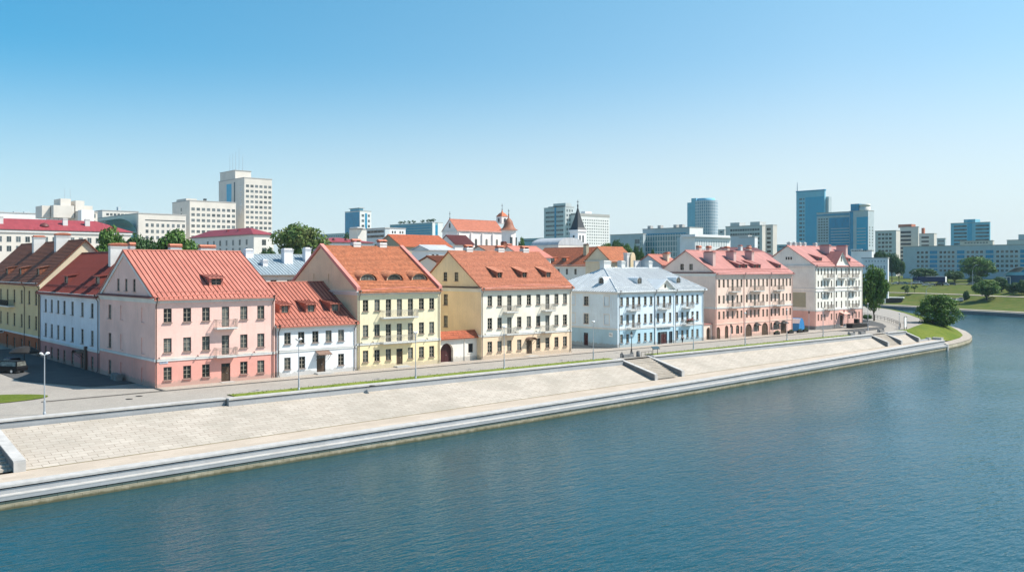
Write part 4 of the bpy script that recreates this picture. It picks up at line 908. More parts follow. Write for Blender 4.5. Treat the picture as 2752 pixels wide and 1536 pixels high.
# ---------------------------------------------------------------- the city behind
class Block:
    def __init__(s, name, label, cat, D, ul, uc, ur, vt, wallm, depth=None, length=None, sidem=None, zb=-2.0, top=.5, group=None):
        s.x0, s.y0 = dp(uc, D); s.D = D
        s.L = length or front_x(ur, s.y0) - s.x0; s.W = depth or side_y(ul, s.x0) - s.y0; s.H = hz(vt, D)
        s.root = thing(name, label, cat, (s.x0, s.y0, 0), 0, group); s.n = 0; s.over = MB(); s.om = None
        q = MB(); q.box(0, 0, zb, s.L, s.W, s.H); q.build('wall', M[wallm], s.root)
        if top:
            q = MB(); e = .18; q.box(-e, -e, s.H+.003, s.L+e, s.W+e, s.H+top); q.build('roof', M['flatroof'], s.root)
    def z(s, v): return hz(v, s.D)
    def fx(s, u): return front_x(u, s.y0) - s.x0        # pixel column to metres along the front
    def sy(s, u): return s.W - (side_y(u, s.x0) - s.y0)  # pixel column to metres along the side, from its far end
    def P(s, face): return ((0, 0), 0.0) if face == 'f' else ((0, s.W), -math.pi/2)
    def grid(s, face, a0, a1, nc, z1, nr, pitch, w, h, fm='frame_w', pm='pane_far', cols=2, rows=1, skip=()):
        p0, th = s.P(face)
        for r in range(nr):
            for c in range(nc):
                if (r, c) in skip: continue
                x = a0 + (a1-a0)*(c+.5)/nc - w/2; zt = z1 - r*pitch
                if s.n < 100:
                    window(s.root, p0, th, (x, zt-h, x+w, zt), .04, cols, rows, fm, pm, one=True); s.n += 1
                else:
                    ux, uy = math.cos(th), math.sin(th); A = [(p0[0]+ux*q+uy*.03, p0[1]+uy*q-ux*.03) for q in (x+.08, x+w-.08)]; B = [(p0[0]+ux*q+uy*.02, p0[1]+uy*q-ux*.02) for q in (x, x+w)]
                    s.over.face([(*B[0], zt-h), (*B[1], zt-h), (*B[1], zt), (*B[0], zt)], 1); s.over.face([(*A[0], zt-h+.08), (*A[1], zt-h+.08), (*A[1], zt-.08), (*A[0], zt-.08)], 0); s.om = [M[pm], M[fm]]
    def bands(s, face, a0, a1, z1, nr, pitch, h, mat, name='window_band', proud=.05):
        p0, th = s.P(face); 
        for r in range(nr):
            q = MB(); q.box(a0, -proud, z1-r*pitch-h, a1, -.004, z1-r*pitch); q.build(name, M[mat], s.root, (p0[0], p0[1], 0), th)
    def panel(s, face, a0, a1, z0, z1, mat, name='glass_front', proud=.06):
        p0, th = s.P(face); q = MB(); q.box(a0, -proud, z0, a1, -.004, z1); return q.build(name, M[mat], s.root, (p0[0], p0[1], 0), th)
    def box(s, name, mat, x0, y0, z0, x1, y1, z1):
        q = MB(); q.box(x0, y0, z0, x1, y1, z1); return q.build(name, M[mat], s.root)
    def mast(s, x, y, z0, h, r=.12, name='antenna'): q = MB(); q.tube([(x, y, z0), (x, y, z0+h)], r, 5, r2=r*.4); q.tube([(x-.5, y, z0+h*.7), (x+.5, y, z0+h*.7)], r*.4, 4); q.build(name, M['steel'], s.root)
    def done(s):
        if s.over.f: tag(s.over.build('window_rows', s.om, s.root), kind='stuff')
        return s
    def hiproof(s, mat, zr, oe=.6, ridge=None, t=.0):
        q = MB(); L, W, e = s.L, s.W, s.H+.52; r = ridge or W/2
        A, B, C, D = (-oe, -oe, e), (L+oe, -oe, e), (L+oe, W+oe, e), (-oe, W+oe, e)
        if L >= W: E, F = (r, W/2, zr), (L-r, W/2, zr); fs = [(A, B, F, E), (B, C, F, F), (C, D, E, F), (D, A, E, E)]
        else: E, F = (L/2, r, zr), (L/2, W-r, zr); fs = [(A, B, E, E), (B, C, F, E), (C, D, F, F), (D, A, E, F)]
        for a, b, c, d in fs: slope(q, a, b, c, d, 'flat', .15)
        return q.build('roof', M[mat], s.root)

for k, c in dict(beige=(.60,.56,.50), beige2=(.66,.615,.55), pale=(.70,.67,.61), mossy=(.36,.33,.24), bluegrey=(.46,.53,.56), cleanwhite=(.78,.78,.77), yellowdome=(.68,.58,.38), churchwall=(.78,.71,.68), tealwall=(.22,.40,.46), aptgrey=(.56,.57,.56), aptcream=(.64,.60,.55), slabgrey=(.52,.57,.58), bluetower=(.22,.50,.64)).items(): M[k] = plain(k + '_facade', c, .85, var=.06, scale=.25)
M['flatroof'] = plain('flat_roof_edge', (.42, .41, .39), .9); M['roof_crimson'] = metal_roof('crimson_metal_roof', (.30, .05, .06)); M['roof_slate'] = plain('dark_slate_spire', (.05, .055, .06), .5)
M['roof_orange'] = tile_roof('old_orange_tiles', (.56, .17, .08), .3, .4); M['roof_church'] = tile_roof('church_tiles', (.44, .14, .08), .3, .4); M['roof_copper'] = plain('coppery_dome_tiles', (.30, .12, .07), .6, var=.2, scale=2); M['greyroof'] = metal_roof('grey_sheet_roof', (.47, .49, .51)); M['roof_wine'] = metal_roof('wine_metal_roof', (.13, .035, .035))
M['glassblue'] = curtain('blue_curtain_wall', (.0, .31, .52), (.015, .38, .58), 1.8, 3.3, .12, rough=.35, c2=(.0, .35, .56)); M['glassteal'] = curtain('teal_curtain_wall', (.05, .20, .24), (.48, .54, .55), 2.2, 3.6, .34, c2=(.07, .2, .23))
M['glassdeep'] = curtain('deep_blue_curtain_wall', (.0, .20, .37), (.01, .28, .44), 1.6, 3.4, .12, rough=.35); M['glassribs'] = curtain('ribbed_glass', (.10, .17, .19), (.70, .71, .70), 1.5, 4.2, .5); M['darkband'] = plain('dark_window_band', (.05, .06, .065), .25)
M['glassround'] = curtain('round_tower_glass', (.12, .22, .30), (.50, .56, .60), 2.6, 3.6, .5); M['greenglass'] = plain('greenish_atrium_glass', (.10, .24, .25), .12)

# white block with crimson roof
b = Block('white_block', 'long cream white block with crimson hipped roof behind the brown roofed house', 'apartment block', 300, 0, -80, 352, 617, 'beige2', depth=15, top=.5)
b.hiproof('roof_crimson', b.z(583)+.3, ridge=10)
for a, u in (('c', 8), ('c', 183), ('c', 243)): x = b.fx(u); chimney(b.root, x-.8, 3.2, x+.8, 4.2, 27.5, 31.8, 'flat', capmat='capwhite')
b.grid('f', b.fx(-40), b.fx(340), 16, b.z(632), 2, 3.2, 1.5, 2.0, cols=2)
q = MB(); q.lathe([(0, 1.3), (1.3, .7), (1.7, 0)], (b.fx(125), 2.6, 29.0), 10, sq=(1, .8)); q.build('dormer', M['roof_wine'], b.root); b.box('cornice', 'trim', -.4, -.4, b.H-.5, b.L+.4, -.003, b.H); b.done()
# stepped beige building
b = Block('stepped_building', 'stepped beige building with rooftop boxes rising behind the crimson roof', 'office building', 460, 124, 209, 262, 569, 'beige', top=.4)
for n, (ua, ub, v0, v1, dy) in enumerate(((150, 206, 569, 552, 4), (172, 200, 552, 533, 6), (211, 235, 569, 537, 5), (205, 262, 569, 549, 8), (126, 148, 569, 553, 9))):
    q = MB(); xa, xb = b.fx(ua), b.fx(ub); q.box(xa, dy, b.z(v0)-3, xb, dy+12, b.z(v1)); q.build('rooftop_block', M['beige2'], b.root)
b.grid('f', b.fx(212), b.fx(258), 4, b.z(573), 2, 3.5, 1.6, 2.0, 'frame', 'pane_far'); b.grid('l', 2, b.W-2, 6, b.z(574), 2, 3.5, 1.6, 1.8); b.mast(b.fx(188), 9, b.z(533), 6, .1); b.mast(b.fx(203), 9, b.z(533), 6, .1)
b.box('white_annex', 'cleanwhite', b.fx(209), -6, -2, b.fx(243), -.1, b.z(565)); b.done()
b = Block('low_white_building', 'low flat white building peeping over the crimson roof at the frame edge', 'building', 470, -40, 0, 103, 572, 'cleanwhite', depth=14)
for u in (8, 50, 78): x = b.fx(u); b.box('roof_unit', 'bluegrey', x-1.4, 4, b.H+.5, x+1.4, 6, b.H+1.4)
b.done()
# beige office with glass barrel
b = Block('beige_office', 'beige four storey office with curved glass barrel on its shaded flank', 'office building', 480, 246, 372, 500, 574, 'beige2')
b.grid('f', b.fx(388), b.fx(500), 8, b.z(599), 5, 3.3, 1.55, 1.9); b.bands('f', b.fx(390), b.fx(498), b.z(589), 1, 3, .5, 'darkband', 'dark_vent_band')
q = MB(); n = 10; r = 9.0; xx0 = -9; yy = 4
q.quadmesh([[(-.1-r+r*math.cos(math.pi/2*k/n)*1.0, y, b.z(612)+r*.9*math.sin(math.pi/2*k/n)-3.5) for k in range(n+1)] for y in (yy-2, yy+9, yy+20, b.W*.8)]); q.box(-9.1, yy-2, -2, -.05, b.W*.8, b.z(612)-3.4); q.build('glass_barrel', M['greenglass'], b.root); b.done()
b = Block('pale_upper_building', 'pale flat building behind the beige office roofline', 'building', 560, 262, 275, 372, 566, 'pale', depth=18); b.box('roof_unit', 'bluegrey', b.fx(322), 3, b.H+.5, b.fx(330), 6, b.H+3); b.grid('f', 2, b.L-2, 8, b.z(572), 1, 3.3, 1.6, 1.5); b.done()
# nine storey block and hotel tower
b = Block('mid_rise_block', 'beige mid rise block with six window rows beside the tall tower', 'office block', 535, 463, 510, 634, 539.5, 'beige2')
b.grid('f', b.fx(512), b.fx(634), 9, b.z(557), 6, 3.3, 2.1, 1.8, cols=3); b.box('penthouse', 'beige', .5, b.W*.25, b.H, b.fx(541), b.W*.8, b.z(531)); b.grid('l', b.W*.45, b.W*.6, 1, b.z(556), 5, 3.3, 1.6, 2.0, 'frame'); b.box('plant_box', 'darkband', b.fx(555), 3, b.H+.5, b.fx(561), 5, b.H+2); b.done()
b = Block('tower_block', 'tallest beige tower on the skyline with vertical lettering on its shaded flank', 'tower', 570, 588, 656.7, 731, 478, 'beige2')
b.grid('f', b.fx(659), b.fx(731), 6, b.z(495), 10, 3.28, 2.1, 1.75, cols=3)
s0 = b.sy(629); b.box('dark_recess', 'darkband', -.06, b.W-s0-1.6, 8, -.004, b.W-s0+.2, b.z(485)); b.panel('l', b.sy(609), b.sy(622), 20, b.z(488), 'glassblue', 'stair_glazing')
b.box('penthouse', 'beige2', b.fx(657)-0, b.W*.35, b.H, b.fx(700), b.W*.95, b.z(453)); b.box('penthouse_cap', 'flatroof', b.fx(657)-.3, b.W*.35-.3, b.z(453), b.fx(700)+.3, b.W*.95+.3, b.z(451.8))
for u in (660, 668, 676, 685, 695): b.mast(b.fx(u), b.W*.6, b.z(452), 9 + (u % 7), .14)
def letters(word, mat, root, loc, rz, size, gap, vertical=True, name='letter'):
    for i, ch in enumerate(word):
        cu = bpy.data.curves.new('letter', 'FONT'); cu.body = ch; cu.size = size; cu.extrude = .12; cu.align_x = 'CENTER'
        o = bpy.data.objects.new('letter', cu); me = bpy.data.meshes.new_from_object(o); bpy.data.objects.remove(o); me.materials.clear(); me.materials.append(M[mat])
        p = put(name, me, root, loc(i), rz); p.rotation_euler = (math.pi/2, 0, rz)
zt = b.z(503); letters('МИСИСТ', 'white', b.root, lambda i: (-.14, b.W-b.sy(648), zt-3.1-i*2.95), -math.pi/2, 3.5, 2.9); b.box('sign_bar', 'white', -.2, b.W-b.sy(653), b.z(500.5), -.004, b.W-b.sy(643), b.z(499.5)); b.done()
# white house with red hip roof
b = Block('white_villa_block', 'white two storey block with low red hipped roof beneath the tall tower', 'apartment block', 360, 512, 682, 735, 632, 'pale', top=.4)
b.hiproof('roof_crimson', b.z(608), ridge=12); b.grid('l', b.W*.25, b.W*.95, 7, b.z(642), 2, 3.3, 1.5, 2.2, 'frame'); b.grid('f', 2.2, 6.5, 1, b.z(643), 2, 3.3, 1.7, 2.2, 'frame')
for u in (553, 595, 625): y = side_y(u, b.x0)-b.y0; chimney(b.root, 2.4, y-.5, 3.2, y+.5, b.H, b.z(612 if u > 560 else 625), 'flat', 'roof_crimson', 'roof_crimson')
b.done()
b = Block('red_roofed_block', 'white two storey block with flat hipped red roof beside the big round tree', 'apartment block', 290, 860, 868, 1000, 653, 'cleanwhite', depth=16, top=.4)
b.hiproof('roof_crimson', b.z(635), ridge=8); b.grid('f', b.fx(895), b.fx(925), 2, b.z(659), 1, 3, 1.2, 2.0, 'frame'); b.done()
for u in (907, 940): q = MB(); q.lathe([(0, .7), (.5, .45), (.7, 0)], (b.fx(u), 2.2, b.H+1.2), 8); q.build('dormer', M['roof_wine'], b.root)
# blue glass towers and friends in the middle distance
b = Block('blue_glass_tower', 'small distant tower with deep blue glass flank and white front', 'tower', 900, 927, 967, 998, 567, 'cleanwhite')
b.panel('l', .4, b.W-.4, 5, b.H-.6, 'glassdeep'); b.panel('f', b.fx(981), b.fx(986.5), 5, b.H-2, 'glassdeep'); b.grid('f', b.fx(970), b.fx(980.5), 1, b.H-3, 9, 5.2, 3, 2.6); b.grid('f', b.fx(987.5), b.fx(995), 1, b.H-3, 9, 5.2, 2.4, 2.6); b.box('penthouse', 'bluetower', 1, b.W*.1, b.H+.5, b.fx(980), b.W*.7, b.z(559)); b.box('penthouse_roof', 'flatroof', .2, b.W*.05, b.z(559), b.fx(982), b.W*.75, b.z(557.6)); b.done()
b = Block('grey_office', 'grey concrete building with two rows of dark slot windows', 'office building', 420, 985, 1035, 1047, 614, 'slabgrey', depth=None); b.grid('l', .8, b.W-1.0, 12, b.z(617.5), 2, 2.2, 1.3, 1.3 if 0 else 1.2, 'frame', 'pane'); b.done()
b = Block('plain_white_building', 'plain low white building with tiny dark windows above the orange roof', 'building', 450, 1040, 1047, 1090, 614, 'cleanwhite', depth=12); b.grid('f', 1, b.L-1, 5, b.z(620), 1, 3, .8, 1.2, 'frame', 'pane', skip=((0, 2),)); b.done()
b = Block('teal_office', 'long teal office block with bushes on its roof terrace', 'office building', 1000, 1048, 1162, 1190, 598, 'tealwall', depth=None); b.bands('l', 6, b.W-3, b.z(603), 5, 2.9, 1.4, 'glassdeep'); b.panel('f', b.L*.28, b.L*.5, 10, b.z(604), 'glassdeep'); q = MB(); q.box(0.05, -.08, 0, b.L*.27, -.004, b.H); q.box(b.L*.52, -.08, 0, b.L, -.004, b.H); q.build('white_front', M['cleanwhite'], b.root); b.roof_bush = b.root; b.done()
TEAL = b
b = Block('steel_frame_pavilion', 'pale stepped roof pavilion beside the distant glass tower', 'building', 440, 958, 962, 985, 616, 'pale', depth=8); b.box('canopy', 'trim', -1.5, -2, b.H+.5, b.L*.6, 5, b.H+1.1); b.done()
# orange roofed barn
def gabled(name, label, cat, D, uc, L, W, ve, vr, wallm, roofm, rz=0.0, style='tile', zs=None, base=-2.0, oe=.5, parapet=False):
    x, y = dp(uc, D); e = hz(ve, D); r = hz(vr, D)
    h = House(name, label, cat, (x, y, 0), rz, L, W, e, W/2, r, wallm, wallm, roofm, max(base+1, e-6), style, z0=base, oe=oe, far=True, sills=False, og=.3)
    h.guard = False; h.fold = False; return h
h = gabled('orange_roofed_hall', 'long hall with faded orange roof and mossy grey gable', 'hall', 260, 1078, 18, 13, 660.5, 630, 'mossy', 'roof_orange'); h.finish(left=[(8, h.eave-3, 8.8, h.eave-1.2, 'n', {})], cornice=0, course=False)
h = gabled('wine_roofed_wing', 'short wing with dark wine coloured roof abutting the church', 'wing', 300, 1222, 8, 9, 655, 632, 'churchwall', 'roof_wine'); h.finish(cornice=.3, course=False)

# church
D = 420; cx0, cy0 = dp(1228.5, D); eh = hz(618.5, D); rh = hz(588, D); CW = side_y(1188.7, cx0)-cy0; CLn = front_x(1352, cy0)-cx0
h = House('church', 'white baroque church with orange tiled roof, ridge turret and bell shaped dome', 'church', (cx0, cy0, 0), 0, CLn, CW, eh, CW/2, rh, 'churchwall', 'churchwall', 'roof_church', eh-11, 'flat', z0=-2, oe=.5, far=True, sills=False, parapet=False); h.guard = False; h.fold = False
wz = hz(640, D); h.finish([((CLn*t)-.65, wz-4.6, CLn*t+.65, wz, 'arch', {}) for t in (.17, .40, .63, .86)], left=[(CW/2-.7, eh+1.2, CW/2+.7, eh+3.6, 'arch', {})], cornice=.7, course=False)
q = MB()
for t in (.02, .28, .52, .75): x = CLn*t; q.box(x, -.6, -2, x+1.0, -.004, eh-1.2)
q.build('buttress', M['churchwall'], h.root)
def cross(root, x, y, z, hgt, name='cross'): q = MB(); q.lathe([(.12, 0), (.3, .4), (.1, .8)], (x, y, z), 8); q.tube([(x, y, z+.6), (x, y, z+hgt)], .1, 5); q.tube([(x-.55, y, z+hgt*.72), (x+.55, y, z+hgt*.72)], .09, 4); q.build(name, M['roof_slate'], root)
cross(h.root, .1, CW/2, rh+.2, 3.4)
tx = front_x(1349.5, cy0+CW/2)-cx0; tz0, tz1, tz2 = hz(598, D), hz(572.5, D), hz(561, D); ty = CW/2
q = MB(); q.box(tx-2, ty-2, rh-1, tx+2, ty+2, tz1+(tz0-tz1)*.15 if 0 else tz1); T = q.build('turret', M['churchwall'], h.root)
q = MB(); q.lathe([(3.1, -.2), (2.6, .3), (1.6, 1.3), (.5, 1.9), (.12, 3.2)], (tx, ty, tz1), 4, rot=math.pi/4, smooth=False); q.build('turret_roof', M['roof_orange'], T)
q = MB()
for dx, dy in ((0, -2.03), (-2.03, 0)): q.box(tx+dx-.35, ty+dy-.35, tz1-2.9, tx+dx+.35, ty+dy+.35, tz1-1.1)
q.build('belfry_opening', M['darkband'], T); cross(h.root, tx, ty, tz1+2.9, 3.2)
ax, ay = dp(1367, D-8); ax -= cx0; ay -= cy0; q = MB(); az = hz(620.5, D)
q.lathe([(3.4, -2), (3.4, az-.4), (3.7, az-.35), (3.7, az)], (ax, ay, 0), 8, rot=math.pi/8, smooth=False); T = q.build('apse_tower', M['churchwall'], h.root)
q = MB(); q.lathe([(4.4, 0), (3.5, .45), (2.6, 1.4), (2.1, 2.7), (1.8, 3.9), (1.0, 5.0), (.35, 5.6), (.1, 8.0)], (ax, ay, az), 16); q.build('bell_roof', M['roof_copper'], T); cross(h.root, ax, ay, az+6.6, 3.0)
q = MB()
for a in (-math.pi*.5-.35, -math.pi*.5+.75): q.box(ax+3.2*math.cos(a)-.55, ay+3.2*math.sin(a)-.3, az-7, ax+3.2*math.cos(a)+.55, ay+3.2*math.sin(a)+.3, az-3.2)
q.build('apse_window', M['darkband'], T)
# courtyard clutter behind the cream house
h = gabled('gabled_courtyard_house', 'small white courtyard house with scrolled gable behind the yellow house ridge', 'house', 190, 1152, 6.5, 6, 671, 660, 'cleanwhite', 'greyroof', style='flat'); h.finish([(.8, h.eave-2.2, 1.5, h.eave-.9, 'w', {}), (1.9, h.eave-2.2, 2.6, h.eave-.9, 'w', {})], cornice=.3, course=False)
h = gabled('dark_pantile_shed', 'low shed with dark striped pantiles between yellow and cream gables', 'shed', 158, 1172, 7, 5, 703, 690, 'pale', 'roof_brown'); h.finish(cornice=0, course=False)
h = gabled('weathered_roof_house', 'weathered taupe roofed house showing behind the cream house chimneys', 'house', 215, 1318, 11, 9, 679, 661, 'pale', 'roof_copper', style='flat'); h.finish(cornice=.2, course=False); chimney(h.root, 6.2, 2.5, 7.3, 3.5, h.eave, h.zr+1.0, 'flat', 'roof_copper', 'roof_wine'); chimney(h.root, 9.2, 4, 10.4, 5, h.eave, h.zr+.3, 'gable', 'trim')
h = gabled('salmon_roof_house', 'house with plain salmon roof between weathered roof and orange side roof', 'house', 200, 1405, 8.5, 10, 690, 662, 'pale', 'roof_coral', style='flat'); h.finish(cornice=.2, course=False)
# orange house turned sideways behind the pale blue house
yA = 195.0; xa, xb = front_x(1587, yA), front_x(1663, yA); Dm = dist((xa+xb)/2, yA); W = xb-xa; Lh = side_y(1465, (xa+xb)/2) - yA
h = House('orange_gabled_house', 'cream gabled house with long brownish orange roof, sunk roof windows and a white bay', 'house', (xa, yA+Lh, 0), -math.pi/2, Lh, W, hz(711, Dm), W/2, hz(664.5, Dm), 'ivory', 'ivory', 'roof_orange', 6, 'tile', z0=-2, far=True, sills=False, og=.35); h.guard = False; h.fold = False; h.sidem = {'r': 'trim_cream'}
h.finish(cols([Lh*t for t in (.2, .34, .48, .62, .76)], 1.0, h.eave-3.1, h.eave-1.3), right=[(W*.62, h.eave+1.0, W*.62+.7, h.eave+2.2, 'arch', {})], cornice=.4, course=False)
for t in (.30, .50): h.shed(Lh*t, Lh*t+1.8, h.eave+1.2, h.eave+2.2, .1, .25)
chimney(h.root, Lh*.77, W*.25, Lh*.77+1.3, W*.25+1.2, h.eave+1.5, h.zr+.9, 'flat', 'mossy', 'roof_wine')
h = gabled('bright_orange_house', 'house with bright orange tiled slope just past the cream gable', 'house', 212, 1640, 8.5, 8, 700, 664, 'trim_cream', 'roof_tile'); h.finish(cornice=.2, course=False)
t = thing('baroque_gable_wall', 'weathered yellow rounded gable wall behind the pale blue house', 'gable wall', (*dp(1695, 212), 0)); q = MB(); n = 10; w = 1.7; z1 = hz(694, 212)
pr = [(0, 0)] + [(0 if k == 0 else w/2-w/2*math.cos(math.pi*k/n), z1+1.4*math.sin(math.pi*k/n)) for k in range(n+1)] + [(w, 0)]
q.face([(x, 0, z) for x, z in pr]); q.face([(x, .8, z) for x, z in pr[::-1]]); q.quadmesh([[(x, 0, z) for x, z in pr], [(x, .8, z) for x, z in pr]], smooth=False); q.build('wall', M['yellowdome'], t)
q = MB(); q.box(-.9, .3, 0, -.05, 1.4, z1+1.0); q.box(-1.0, .2, z1+1.003, .05, 1.5, z1+1.3); q.build('chimney_stack', M['trim'], t)
t = thing('white_firewall', 'blank white fire wall between rounded gable and small red house', 'wall', (*dp(1707, 208), 0)); q = MB(); z1 = hz(701, 208); q.box(0, 0, 0, 3.0, .5, z1); q.box(-.1, -.1, z1, 3.1, .6, z1+.12); q.build('wall', M['cleanwhite'], t)
h = gabled('small_red_house', 'small grey gabled house with bright red roof behind the rose house gable', 'house', 205, 1777, 6.5, 7.5, 710, 685, 'bluegrey', 'roof_red', style='flat'); h.finish(left=[(3.2, h.eave-1.5, 4.1, h.eave+.2, 'w', {})], cornice=0, course=False); chimney(h.root, 3.2, .8, 3.9, 2.2, h.eave, h.zr+.3, 'flat', 'trim_cream'); chimney(h.root, 5.3, 2.4, 6.3, 3.4, h.eave, h.zr+.5, 'flat')
h = gabled('wine_roofed_house', 'long low house with dark wine red roof between the rose and ivory houses', 'house', 262, 1985, 18, 12, 688, 665, 'mauve', 'roof_wine', style='flat'); h.finish(cornice=0, course=False)
for t in (.3, .55): chimney(h.root, 18*t, 3, 18*t+1, 4, h.zr-2, h.zr+.6, 'flat', 'trim')
# zinc roofed house behind the small white house
h = gabled('zinc_roofed_house', 'house with blue grey zinc roof and five white chimneys behind the small white house', 'house', 150, 690, 22, 15, 736, 685, 'pale', 'roof_zincdark', style='seam'); h.guard = False
h.finish(cols([3, 6, 9, 12], 1.1, h.eave-2.6, h.eave-1.0), cornice=.3, course=False)
for x, y, w, k in ((.9, 6, 1.4, 1.5), (6.8, 3.6, 1.7, 2.6), (11.3, 4.4, 1.1, 2.5), (14.3, 5.6, .9, 1.8), (2.4, 2.6, .9, 1.1)): zb = h.eave+h.m*min(y, 7.5); chimney(h.root, x, y, x+w, y+1.1, zb-.6, zb+k, 'barrel' if w == 1.2 else 'flat', 'cold_white', 'cold_white')
# high rises in the middle
b = Block('slate_high_rise', 'bluish high rise with stepped top beside the dark spire', 'apartment tower', 900, 1462, 1519, 1543, 556, 'slabgrey')
for ua, ub, v in ((1472, 1517, 552), (1486, 1519, 545)): y1, y0 = side_y(ua, b.x0)-b.y0, side_y(ub, b.x0)-b.y0; b.box('stepped_top', 'slabgrey', .5, max(0, y0), b.H, b.L*.7, y1, b.z(v))
b.grid('l', 3, b.W-3, 10, b.z(566), 8, 4.5, 3.2, 2.0, 'frame_w'); b.grid('f', 1, b.L-1, 3, b.z(562), 8, 4.6, 2.0, 2.4); q = MB(); y = b.W*.42; q.box(-.3, y, 0, -.004, y+2.2, b.H+.1); q.build('dark_recess', M['glassdeep'], b.root); q = MB(); q.box(-.4, .3, 0, -.004, 2.2, b.H); q.build('white_fin', M['cleanwhite'], b.root); b.done()
b = Block('white_slab_block', 'long white slab block with even window rows right of the spire', 'apartment block', 900, 1540, 1548, 1638, 578, 'cleanwhite', depth=16)
b.grid('f', 2, b.L-1, 14, b.z(588), 9, 2.9, 1.5, 1.25, 'frame', 'pane_far', 1, 1); b.box('roof_band', 'flatroof', -.1, -.15, b.z(580), b.L+.1, -.004, b.z(572)); b.box('roof_band', 'flatroof', 0, 0, b.H, b.L, 14, b.z(572)); b.box('penthouse', 'cleanwhite', b.L*.35, 4, b.z(572), b.L*.55, 10, b.z(565)); b.done()
# spire tower and barrel roof
D = 330; x, y = dp(1553, D); t = thing('spire_tower', 'slim white church tower with tall dark pointed spire', 'church tower', (x, y, 0)); z1 = hz(617, D); w = 4.2
q = MB(); q.box(0, 0, -2, w, w, z1); q.box(-.3, -.3, z1-.6, w+.3, w+.3, z1); q.build('tower', M['cleanwhite'], t); za = hz(555, D)
q = MB(); c = (w/2, w/2); prof = [(3.4, 0), (2.55, .9), (2.0, 2.4), (1.2, (za-z1)*.55), (.14, za-z1)]; q.lathe(prof, (*c, z1+.003), 4, rot=math.pi/4, smooth=False); q.build('spire', M['roof_slate'], t); q = MB(); q.lathe([(.1, -.1), (.35, .3), (.1, .7)], (*c, za), 8); q.build('spire_ball', M['roof_slate'], t); cross(t, *c, za+.3, 2.3)
q = MB()
for a in (1.1, 2.7): q.box(a-.35, -.06, z1-4.6, a+.35, -.004, z1-2.0)
for a in (2.1,): q.box(-.06, a-.4, z1-4.4, -.004, a+.4, z1-2.0)
q.build('belfry_opening', M['darkband'], t)
x, y = dp(1500, D-12); t = thing('barrel_roofed_hall', 'pale hall with rounded grey barrel roof at the foot of the spire', 'hall', (x, y, 0)); q = MB(); n = 12; r = 6.2; zz = hz(660, D)
q.quadmesh([[(6.5-r*math.cos(math.pi*k/n)*1.05, yy, zz+2.7*math.sin(math.pi*k/n)) for k in range(n+1)] for yy in (0, 14)]); q.face([(6.5-r*math.cos(math.pi*k/n)*1.05, 0, zz+2.7*math.sin(math.pi*k/n)) for k in range(n+1)][::-1]); q.build('roof', M['greyroof'], t); q = MB(); q.box(.2, .1, -2, 12.8, 14, zz); q.build('wall', M['pale'], t)
# institute, round tower and neighbours
b = Block('glazed_institute', 'wide grey institute with rows of teal glazing and plain top band', 'office building', 600, 1727, 1853, 1889, 611.6, 'bluegrey')
b.panel('l', 2, b.W-1.5, 4, b.z(627), 'glassteal'); b.bands('l', 4, b.W-3, b.z(624), 1, 3, .8, 'glassdeep', 'dark_slot'); b.panel('l', b.W*.74, b.W*.84, 4, b.z(637), 'bluegrey', 'blank_bay', .16); b.panel('f', .01, b.L-.01, 0, b.H, 'cleanwhite', 'white_front')
for t in (.06, .28, .62, .74): y = b.W*(1-t); b.box('roof_unit', 'flatroof', 3, y-2.2, b.H+.5, 6, y+.5, b.H+2.6)
b.done()
b = Block('institute_wing', 'lower pale grey wing with single window stack left of the glazed institute', 'office building', 620, 1640, 1728, 1735, 629, 'bluegrey'); b.grid('l', b.W*.76, b.W*.9, 2, b.z(642), 3, 4.5, 2.4, 3.2); b.panel('l', b.W*.92, b.W-.3, 3, b.z(636), 'glassteal'); b.done()
D = 1100; x, y = dp(1898, D); t = thing('round_glass_tower', 'tall rounded glass tower with straight blue slab at its side', 'tower', (x, y, 0)); rr_ = 31/2444*D; zt = hz(540, D)
q = MB(); nn = 28; ring = [(rr_*math.cos(2*math.pi*k/nn), rr_*math.sin(2*math.pi*k/nn)) for k in range(nn+1)]; q.quadmesh([[(a, b_, 0) for a, b_ in ring], [(a, b_, zt) for a, b_ in ring]], uvf=lambda i, j: (2*math.pi*rr_*j/nn, i*zt), smooth=True); q.face([(a, b_, zt) for a, b_ in ring[:-1]]); q.build('drum', M['glassround'], t)
q = MB(); q.lathe([(rr_*.75, 0), (rr_*.75, 3), (0, 3)], (0, 0, zt), 24); q.build('drum_top', M['bluetower'], t); x2, y2 = dp(1876, D); q = MB(); q.box(x2-x-4, y2-y, 0, x2-x, y2-y+7, hz(532.5, D)); q.box(x2-x-4.2, y2-y+7, 0, x2-x-.5, y2-y+13, hz(543.5, D)); q.build('slab', M['bluetower'], t)
b = Block('white_ribbed_pavilion', 'low white pavilion with ribbed glazing and thick rounded roof edge', 'building', 480, 1862, 1868, 1963, 634, 'cleanwhite', depth=10); b.panel('f', .6, b.L-3.2, 10, b.z(640), 'glassribs'); b.box('roof_canopy', 'cleanwhite', -2, -1.5, b.z(636), b.L+.6, 8, b.z(629.5)); b.done()
b = Block('plain_grey_hall', 'plain grey hall with two sunlit white end strips before the grey apartments', 'hall', 470, 1963, 2010, 2020, 634, 'slabgrey'); b.panel('f', 0.01, b.L-.01, 0, b.H, 'cleanwhite', 'white_front'); b.done()  # white panel puts the sunlit edge of the grey hall into colour
b = Block('grey_shed_block', 'narrow grey block with a bright end strip before the grey apartments', 'building', 460, 2020, 2028, 2036, 638, 'slabgrey', depth=9); b.panel('f', 0.01, b.L-.01, 0, b.H, 'cleanwhite', 'white_front'); b.done()  # sunlit end face painted in as a white panel
